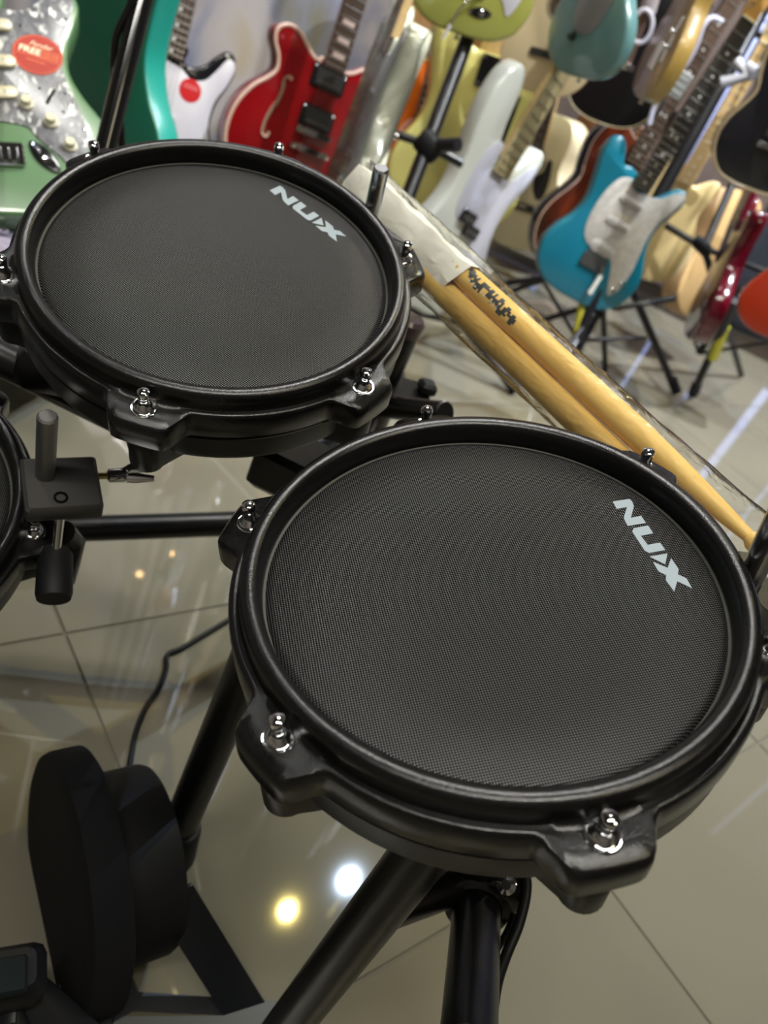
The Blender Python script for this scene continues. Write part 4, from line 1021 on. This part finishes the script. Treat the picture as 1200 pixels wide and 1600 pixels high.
# 19 small ones at the right
nat = mat('natural_wood', (0.58, 0.38, 0.17), 0.45, col2=(0.52, 0.33, 0.14), cscale=14, stretch=(6, 1, 6))
g = G('natural blond guitar peeking out behind the lower right of the turquoise guitar', 'single_cut', (985, 428), (1082, 262), 2.42, 18)
body(g, 'single_cut', mat('blond', (0.66, 0.50, 0.24), 0.4), 45, 6); neck(g, 'single_cut', maple, mat('blond_neck', (0.62, 0.47, 0.24), 0.4), 21)
GR['blond'] = g
g = G('tan guitar seen from its side beside the dark red one, lower right group', 'acoustic', (1092, 500), (1166, 300), 2.75, 55, name='acoustic_guitar')
body(g, 'acoustic', nat, 85, 4, side=mat('tan_side', (0.50, 0.32, 0.16), 0.45)); neck(g, 'acoustic', rosew, maple, 20, head='paddle')
GR['tan2'] = g
g = G('dark red glossy guitar leaning with a grey wrap at its foot, lower right group', 'double_cut', (1072, 528), (1156, 340), 2.12, -80)
body(g, 'double_cut', gloss('dark_red', (0.085, 0.002, 0.010), 0.15), 50, 6); neck(g, 'double_cut', rosew, gloss('dark_red', (0.1, 0, 0)), 21)
for xx, yy in ((-105, 420), (-130, 120), (-70, 20)): strap_button(g, xx, yy, -0.6, 0.2, 45)
GR['darkred'] = g
g = G('orange-red guitar cut off by the right edge, with white guard', 'double_cut', (1204, 530), (1298, 366), 1.86, 12)
body(g, 'double_cut', gloss('orange_red', (0.26, 0.018, 0.004), 0.25), 45, 8); guard(g, [(x_*0.86, y_*0.9+30) for x_, y_ in GUARD_S], whitepl)
neck(g, 'double_cut', maple, maple, 21)
GR['orange'] = g

# gig bag, dark blue, at the right
g = thing('gig_bag', 'dark blue-grey soft gig bag between the dark red and orange guitars', 'gig bag', pose((1160, 522), (1280, 322), 2.38, 0.372, 10))
P = [(p.x/1000*0.80, p.y/1000) for p in spline([Vector(q) for q in OUT['acoustic']], 4)]
dn = mat('denim_cloth', (0.012, 0.016, 0.030), 0.9, bump=0.5, bscale=60, col2=(0.03, 0.034, 0.05), cscale=8)
MB().prism(P, -0.12, 0, 0.025).obj('bag_body', dn, g)
MB().tube([(x_, y_, -0.035) for x_, y_ in offset(P, 0.001)], 0.003, 6, closed=True).obj('zip', mat('grey_zip', (0.15, 0.15, 0.17), 0.5), g)
MB().prism([(-0.04, 0.48), (0.04, 0.48), (0.05, 0.95), (-0.05, 0.95)], -0.09, -0.02, 0.02).obj('bag_neck', dn, g)

# ------------------------------------------------------------------ stands
stmat = mat('stand_black', (0.007, 0.007, 0.009), 0.35)
yl = mat('yellow_label', (0.45, 0.42, 0.03), 0.5)
def stand(label, foot, top, legs, yoke_z, yoke_dir, r=0.009, hub=0.30, label_band=None, post_r=None, yoke_w=0.11, group='tripod guitar stands', cradle=None):
    foot, top = Vector(foot), Vector(top)
    t = thing('guitar_stand', label, 'guitar stand', Matrix.Translation((foot.x, foot.y, 0)), group)
    o_ = Vector((foot.x, foot.y, 0))
    MB().cyl(foot-o_, top-o_, post_r or r*1.3, seg=18).obj('post', stmat, t)
    hubp = foot+(top-foot)*((hub-foot.z)/(top.z-foot.z)) if top.z > foot.z else foot
    MB().lathe([(r*2.0, -0.03), (r*2.4, -0.02), (r*2.4, 0.02), (r*2.0, 0.03)], 18, hubp-o_, top-foot).obj('hub', rubber, t)
    mid = []
    for lg in legs:
        lg = Vector(lg); d = (lg-hubp).normalized()
        l_ = MB().cyl(hubp-o_, lg-o_-d*0.012+Vector((0, 0, r*0.9)), r*0.75, seg=12).obj('leg', stmat, t)
        MB().cyl(lg-o_-d*0.035+Vector((0, 0, r*1.3)), lg-o_+Vector((0, 0, r*1.25)), r*1.35, seg=12, bev=0.002).obj('foot', rubber, l_)
        mid.append(hubp+(lg-hubp)*0.55)
    low = foot+(top-foot)*0.02
    for m_ in mid:
        MB().cyl(low-o_, m_-o_, r*0.42, seg=8).obj('brace', stmat, t)
    yd = Vector(yoke_dir).normalized(); yp = foot+(top-foot)*((yoke_z-foot.z)/(top.z-foot.z))
    fwd_ = Vector((-yd.y, yd.x, 0)); fwd_ = fwd_ if (CAM-yp).dot(fwd_) > 0 else -fwd_
    y_ = MB().cyl(yp-yd*yoke_w-o_, yp+yd*yoke_w-o_, r*0.7, seg=12).obj('yoke', stmat, t)
    for s_ in (-1, 1):
        a_ = yp+yd*yoke_w*s_
        MB().tube([a_-o_, a_+fwd_*0.04-o_, a_+fwd_*0.10+Vector((0, 0, 0.012))-o_], r*0.95, 12).obj('cradle_arm', rubber, y_)
    if label_band:
        a_, b_ = label_band
        p1, p2 = foot+(top-foot)*a_, foot+(top-foot)*b_
        MB().cyl(p1-o_, p2-o_, (post_r or r*1.3)+0.0006, seg=18).obj('label_band', yl, t, label='yellow label with dark writing on the tube')
    return t, hubp
up = Vector((0, 0, 1))
def auto_stand(key, label, back=0.06, spread=0.24, under=0.0):
    m = GR[key].matrix_world; b_ = m@Vector((0, 0.02, -0.06)); n = m.col[2].xyz.normalized(); nk_ = m@Vector((0, 0.60, -0.045))
    s_ = m.col[0].xyz.normalized(); s_.z = 0; s_.normalize(); nb = Vector((s_.y, -s_.x, 0))
    if nb.y < 0: nb = -nb                      # away from the camera
    foot_ = Vector((b_.x, b_.y, 0.10))+nb*0.10
    top_ = nk_+nb*0.05
    legs = [foot_*Vector((1, 1, 0))+s_*spread-nb*0.12, foot_*Vector((1, 1, 0))-s_*spread-nb*0.12, foot_*Vector((1, 1, 0))+nb*0.2]
    legs = [Vector((min(max(l.x, X0+0.05), X1-0.05), min(l.y, Y1-0.06), 0)) for l in legs]
    yz = max(b_.z, 0.2)
    return stand(label, foot_, top_, legs, yz, s_, hub=min(0.32, yz-0.02))
# the tripod under the turquoise guitar
tl, tr_ = floor_at(845, 622), floor_at(1053, 618)
m = GR['turq'].matrix_world; bt = m@Vector((0.0, 0.0, -0.05))
c_ = Vector((bt.x, bt.y+0.06, 0))
s_ = m.col[0].xyz.normalized(); s_.z = 0; s_.normalize()
back_leg = Vector((c_.x-0.15, min(c_.y+0.32, Y1-0.1), 0))
pA_ = at(902, 530, 2.10); pB_ = m@Vector((0.03, 0.10, -0.075))
def seg(a, b, r, name, t, mm=None): 
    o_ = t.location
    return MB().cyl(Vector(a)-o_, Vector(b)-o_, r, seg=14).obj(name, mm or stmat, t)
t = thing('guitar_stand', 'black tripod stand with yellow label carrying the turquoise guitar', 'guitar stand', Matrix.Translation((c_.x, c_.y, 0)), 'tripod guitar stands')
seg(pA_, m@Vector((0.0, 0.55, -0.075)), 0.012, 'post', t)
p1 = pA_+(pB_-pA_)*0.02; p2 = pA_+(pB_-pA_)*0.55
seg(p1, p2, 0.0135, 'label_band', t, yl)
seg(pA_, tl+Vector((0, 0, 0.012)), 0.009, 'leg', t); seg(tl+Vector((-0.0, 0, 0.014))+(pA_-tl).normalized()*0.05, tl+Vector((0, 0, 0.014)), 0.013, 'foot', t, rubber)
kn = at(962, 395, 2.22)
seg(kn, tr_+Vector((0, 0, 0.012)), 0.011, 'leg', t); seg(tr_+Vector((0, 0, 0.015))+(kn-tr_).normalized()*0.05, tr_+Vector((0, 0, 0.014)), 0.015, 'foot', t, rubber)
seg(at(848, 438, 2.35), at(903, 532, 2.12), 0.0055, 'brace', t)
seg(at(903, 532, 2.12), at(1008, 528, 2.32), 0.0055, 'brace', t)
seg(at(756, 447, 2.34), at(900, 428, 2.28), 0.009, 'cradle_arm', t); seg(at(962, 482, 2.25), at(1055, 466, 2.3), 0.008, 'cradle_arm', t)
seg(at(848, 438, 2.35), back_leg+Vector((0, 0, 0.012)), 0.008, 'leg', t)
seg(at(900, 428, 2.28), at(962, 482, 2.25), 0.009, 'yoke', t)
# the stand under the bass
f1, f2 = floor_at(803, 618), floor_at(560, 640)
mb_ = GR['bass'].matrix_world; hb = mb_@Vector((0.0, 0.03, -0.055)); hb2 = at(700, 482, 1.90)
t = thing('guitar_stand', 'black stand under the white bass, one long leg reaching right', 'guitar stand', Matrix.Translation((hb.x, hb.y, 0)), 'tripod guitar stands')
seg(at(690, 465, 1.86), f1+Vector((0, 0, 0.013)), 0.0115, 'leg', t); seg(f1+Vector((0, 0, 0.015))+(hb2-f1).normalized()*0.05, f1+Vector((0, 0, 0.014)), 0.0155, 'foot', t, rubber)
seg(at(712, 504, 1.88), at(600, 478, 1.80), 0.006, 'brace', t)
seg(at(690, 465, 1.86), mb_@Vector((0, 0.5, -0.065)), 0.012, 'post', t)
seg(at(600, 478, 1.80), f2+Vector((0, 0, 0.013)), 0.009, 'leg', t)
seg(at(690, 465, 1.86), Vector((hb2.x+0.1, hb2.y+0.35, 0.013)), 0.009, 'leg', t)
seg(mb_@Vector((-0.09, 0.0, -0.02)), mb_@Vector((0.09, 0.0, -0.02)), 0.009, 'yoke', t)
# the black stand in front of the pale yellow guitar: post, cross yoke, upper arm
p0 = at(628, 332, 1.50); p3 = at(738, 40, 1.66)
t = thing('guitar_stand', 'black stand post with crossbar in front of the pale yellow guitar', 'guitar stand', Matrix.Translation((p0.x, p0.y, 0)), 'tripod guitar stands')
dirp = (p3-p0).normalized(); pf = p0-dirp*(p0.z-0.012)/dirp.z
seg(pf, p3+dirp*0.25, 0.0135, 'post', t)
yc = at(671, 228, 1.545)
seg(at(560, 188, 1.56), yc, 0.0075, 'yoke', t); seg(yc, at(722, 256, 1.56), 0.0085, 'yoke', t)
MB().box((0.05, 0.045, 0.04), yc-t.location, Matrix.Rotation(0.4, 3, 'Y'), 0.006).obj('hub', rubber, t)
MB().cyl(at(600, 204, 1.545)-t.location, at(620, 214, 1.545)-t.location, 0.0095, seg=16).obj('sleeve', chrome, t)
seg(yc, at(716, 226, 1.50), 0.012, 'cradle_arm', t)
for a_ in (-2.2, -0.4, 1.3): seg(pf+Vector((0, 0, 0.25)), (pf.x+0.26*cos(a_), pf.y+0.26*sin(a_), 0.01), 0.009, 'leg', t)
# the stand at the right, with yellow label
f3 = floor_at(1078, 622); q0 = at(1128, 505, 2.30)
t = thing('guitar_stand', 'black stand at far right with a yellow label on its leg, before the gig bag', 'guitar stand', Matrix.Translation((f3.x, f3.y, 0)), 'tripod guitar stands')
seg(f3+Vector((0, 0, 0.012)), at(1150, 470, 2.28), 0.012, 'leg', t); seg(f3+Vector((0, 0, 0.016)), f3+Vector((0, 0, 0.016))+(q0-f3).normalized()*0.05, 0.016, 'foot', t, rubber)
seg(at(1113, 560, 2.42), at(1133, 510, 2.36), 0.0145, 'label_band', t, yl)
seg(at(1092, 552, 2.5), at(1180, 420, 2.42), 0.011, 'post', t)
seg(at(1092, 552, 2.5), at(1075, 500, 2.6), 0.0055, 'brace', t); seg(at(1095, 552, 2.5), at(1200, 535, 2.5), 0.0055, 'brace', t)
seg(at(1040, 352, 2.36), at(1100, 388, 2.34), 0.009, 'yoke', t); seg(at(1100, 388, 2.34), at(1215, 432, 2.3), 0.008, 'yoke', t)
MB().lathe([(0.012, -0.03), (0.017, -0.02), (0.017, 0.02), (0.012, 0.03)], 16, at(1097, 385, 2.34)-t.location, (1, 0, -0.3)).obj('hub', rubber, t)
seg(at(1100, 388, 2.34), at(1165, 240, 2.45), 0.011, 'post', t); seg(at(1100, 388, 2.34), Vector((f3.x+0.25, min(f3.y+0.5, Y1-0.1), 0.012)), 0.010, 'leg', t)
# long slanted black post behind the turquoise neck
p0 = at(1005, 352, 2.20); p3 = at(1105, 170, 2.25)
t = thing('guitar_stand', 'slanted black stand tube running up behind the turquoise guitar neck', 'guitar stand', Matrix.Translation((p0.x, p0.y, 0)), 'tripod guitar stands')
dirp = (p3-p0).normalized(); pf = p0-dirp*(p0.z-0.012)/dirp.z
seg(pf, p3+dirp*0.30, 0.018, 'post', t)
hk = at(1152, 88, 2.16)
seg(p3+dirp*0.22, hk, 0.010, 'neck_yoke', t)
for a_ in (0.9, 2.8, 4.4): seg(pf+Vector((0, 0, 0.2)), (pf.x+0.2*cos(a_), min(pf.y+0.2*sin(a_), Y1-0.08), 0.01), 0.008, 'leg', t)
MB().tube([at(1150, 95, 2.0)-t.location, at(1165, 120, 1.99)-t.location, at(1125, 130, 1.98)-t.location], 0.012, 12).obj('neck_hook', mat('grey_foam', (0.32, 0.32, 0.36), 0.5), t)
MB().tube([at(1165, 105, 2.0)-t.location, at(1180, 115, 1.99)-t.location], 0.014, 12).obj('neck_hook', mat('grey_foam', (0.32, 0.32, 0.36), 0.5), t)
# left: black cymbal boom clamped to the rack behind the upper left pad
p0 = at(163, 238, 0.88); p3 = at(222, 0, 0.93)
d_ = (p3-p0).normalized(); pf = p0-d_*0.10
t = thing('cymbal_boom', 'glossy black slanted boom tube with a thin cable, before the green guitar', 'cymbal boom', Matrix.Translation(pf))
gb = mat('gloss_tube', (0.006, 0.006, 0.006), 0.12)
MB().cyl(pf-t.location, p3+d_*0.3-t.location, 0.0100, seg=24).obj('tube', gb, t)
MB().box((0.05, 0.05, 0.04), (0, 0, 0), bev=0.006).obj('clamp', plastic, t)
bar(pf, (pP.x, pP.y, pP.z-0.05), 0.012, 'boom_arm')
MB().tube(spline([tuple(at(*p)-t.location) for p in ((192, 250, 0.92), (188, 190, 0.92), (180, 140, .92), (178, 90, .92), (184, 50, .92), (205, 5, .92), (215, -40, .92))], 6, False), 0.0038, 10).obj('cable', gb, t)

# hanging things: neck hook with ring, ties, clear cables
t = thing('neck_hanger', 'slim chrome hanging rod with a white cable loop, upper right', 'hanger', Matrix.Identity(4), None)
ra, rb = at(978, 104, 2.12), at(1018, -5, 2.12)
MB().cyl(ra, rb+(rb-ra)*4.0, 0.0095, seg=16).obj('rod', mat('bronze_rod', (0.18, 0.11, 0.09), 0.35, 0.6), t)
MB().lathe([(0.018, -0.006), (0.018, 0.006), (0.010, 0.010)], 18, ra, rb-ra).obj('end_ring', chrome, t)
MB().cyl(at(1012, 20, 2.11), at(1026, -30, 2.11), 0.017, seg=18).obj('coil', mat('grey_coil', (0.30, 0.27, 0.29), 0.5), t)
cw = mat('clear_white_cable', (0.5, 0.5, 0.62), 0.3)
lp = [at(1003+16*cos(a)*1.0+4*sin(a), 41-26*sin(a), 2.08) for a in [2*pi*i/32 for i in range(32)]]
o = MB().tube(lp, 0.0046, 8, closed=True).obj('cable_loop', cw); tag(o, 'pale cable loop hanging around the chrome rod', 'cable')
o = MB().tube(spline([tuple(at(*p)) for p in ((1128, 34, 1.95), (1112, 28, 1.93), (1098, 42, 1.92), (1088, 70, 1.92), (1072, 100, 1.92), (1050, 124, 1.92))], 6, False), 0.0052, 8).obj('cable', cw)
tag(o, 'pale thick cable curving down beside the gold-edged guitar', 'cable')
o = MB().tube(spline([tuple(at(*p)) for p in ((1046, 132, 2.0), (1030, 150, 2.0), (1020, 172, 2.0), (1014, 195, 2.0))], 6, False), 0.005, 8).obj('cable', cw)
tag(o, 'short pale cable below the gold-edged guitar', 'cable')
t = thing('tag_box', 'grey ribbed price tag box hanging beside the turquoise guitar neck', 'tag', pose((1050, 150), (1075, 112), 1.98, 0.075, 10))
MB().box((0.052, 0.075, 0.02), (0, 0.035, -0.01), bev=0.003).obj('box', mat('grey_box', (0.26, 0.27, 0.26), 0.5), t)
for k_ in range(3): MB().box((0.036, 0.007, 0.003), (0, 0.014+k_*0.02, 0.001)).obj('rib', mat('grey_rib', (0.38, 0.4, 0.4), 0.5), t)

# headstock hangers for the guitars whose bodies hang above the others
for key, lb in (('seafoam', 'seafoam green'), ('teal', 'deep green'), ('bw', 'black and white'), ('red', 'red semi-hollow'), ('offwhite', 'edge-on off-white'), ('amber', 'amber'), ('yellow', 'pale yellow'), ('dread', 'black-pickguard acoustic'), ('brownac', 'dark brown acoustic'), ('burst', 'sunburst'),
                ('blond', 'blond'), ('tan2', 'tan lower right'), ('darkred', 'dark red'), ('orange', 'orange-red'), ('olive', 'olive yellow'), ('tan', 'plain tan'), ('creamhang', 'cream-topped'), ('greyteal', 'grey-teal'), ('blackac', 'white-bound black acoustic'), ('gold', 'gold-edged'), ('blackright', 'right-edge black')):
    m = GR[key].matrix_world
    yn = {'olive': 0.81, 'tan': 0.87, 'creamhang': 0.87, 'greyteal': 0.81, 'blackac': 0.87, 'gold': 0.81, 'blackright': 0.81}.get(key, 0.87 if key in ('amber', 'dread', 'brownac', 'tan2') else 0.84 if key == 'red' else 0.81)
    p_ = m@Vector((0, yn, -0.022))
    t = thing('ceiling_hanger', 'thin black ceiling hanger holding the %s guitar by its neck' % lb, 'hanger', Matrix.Translation(p_), 'ceiling hangers')
    MB().cyl((0, 0, 0), (0, 0, CEIL-p_.z), 0.006, seg=8).obj('rod', stmat, t)
    MB().box((0.075, 0.02, 0.014), (0, 0, 0), bev=0.004).obj('yoke', rubber, t)
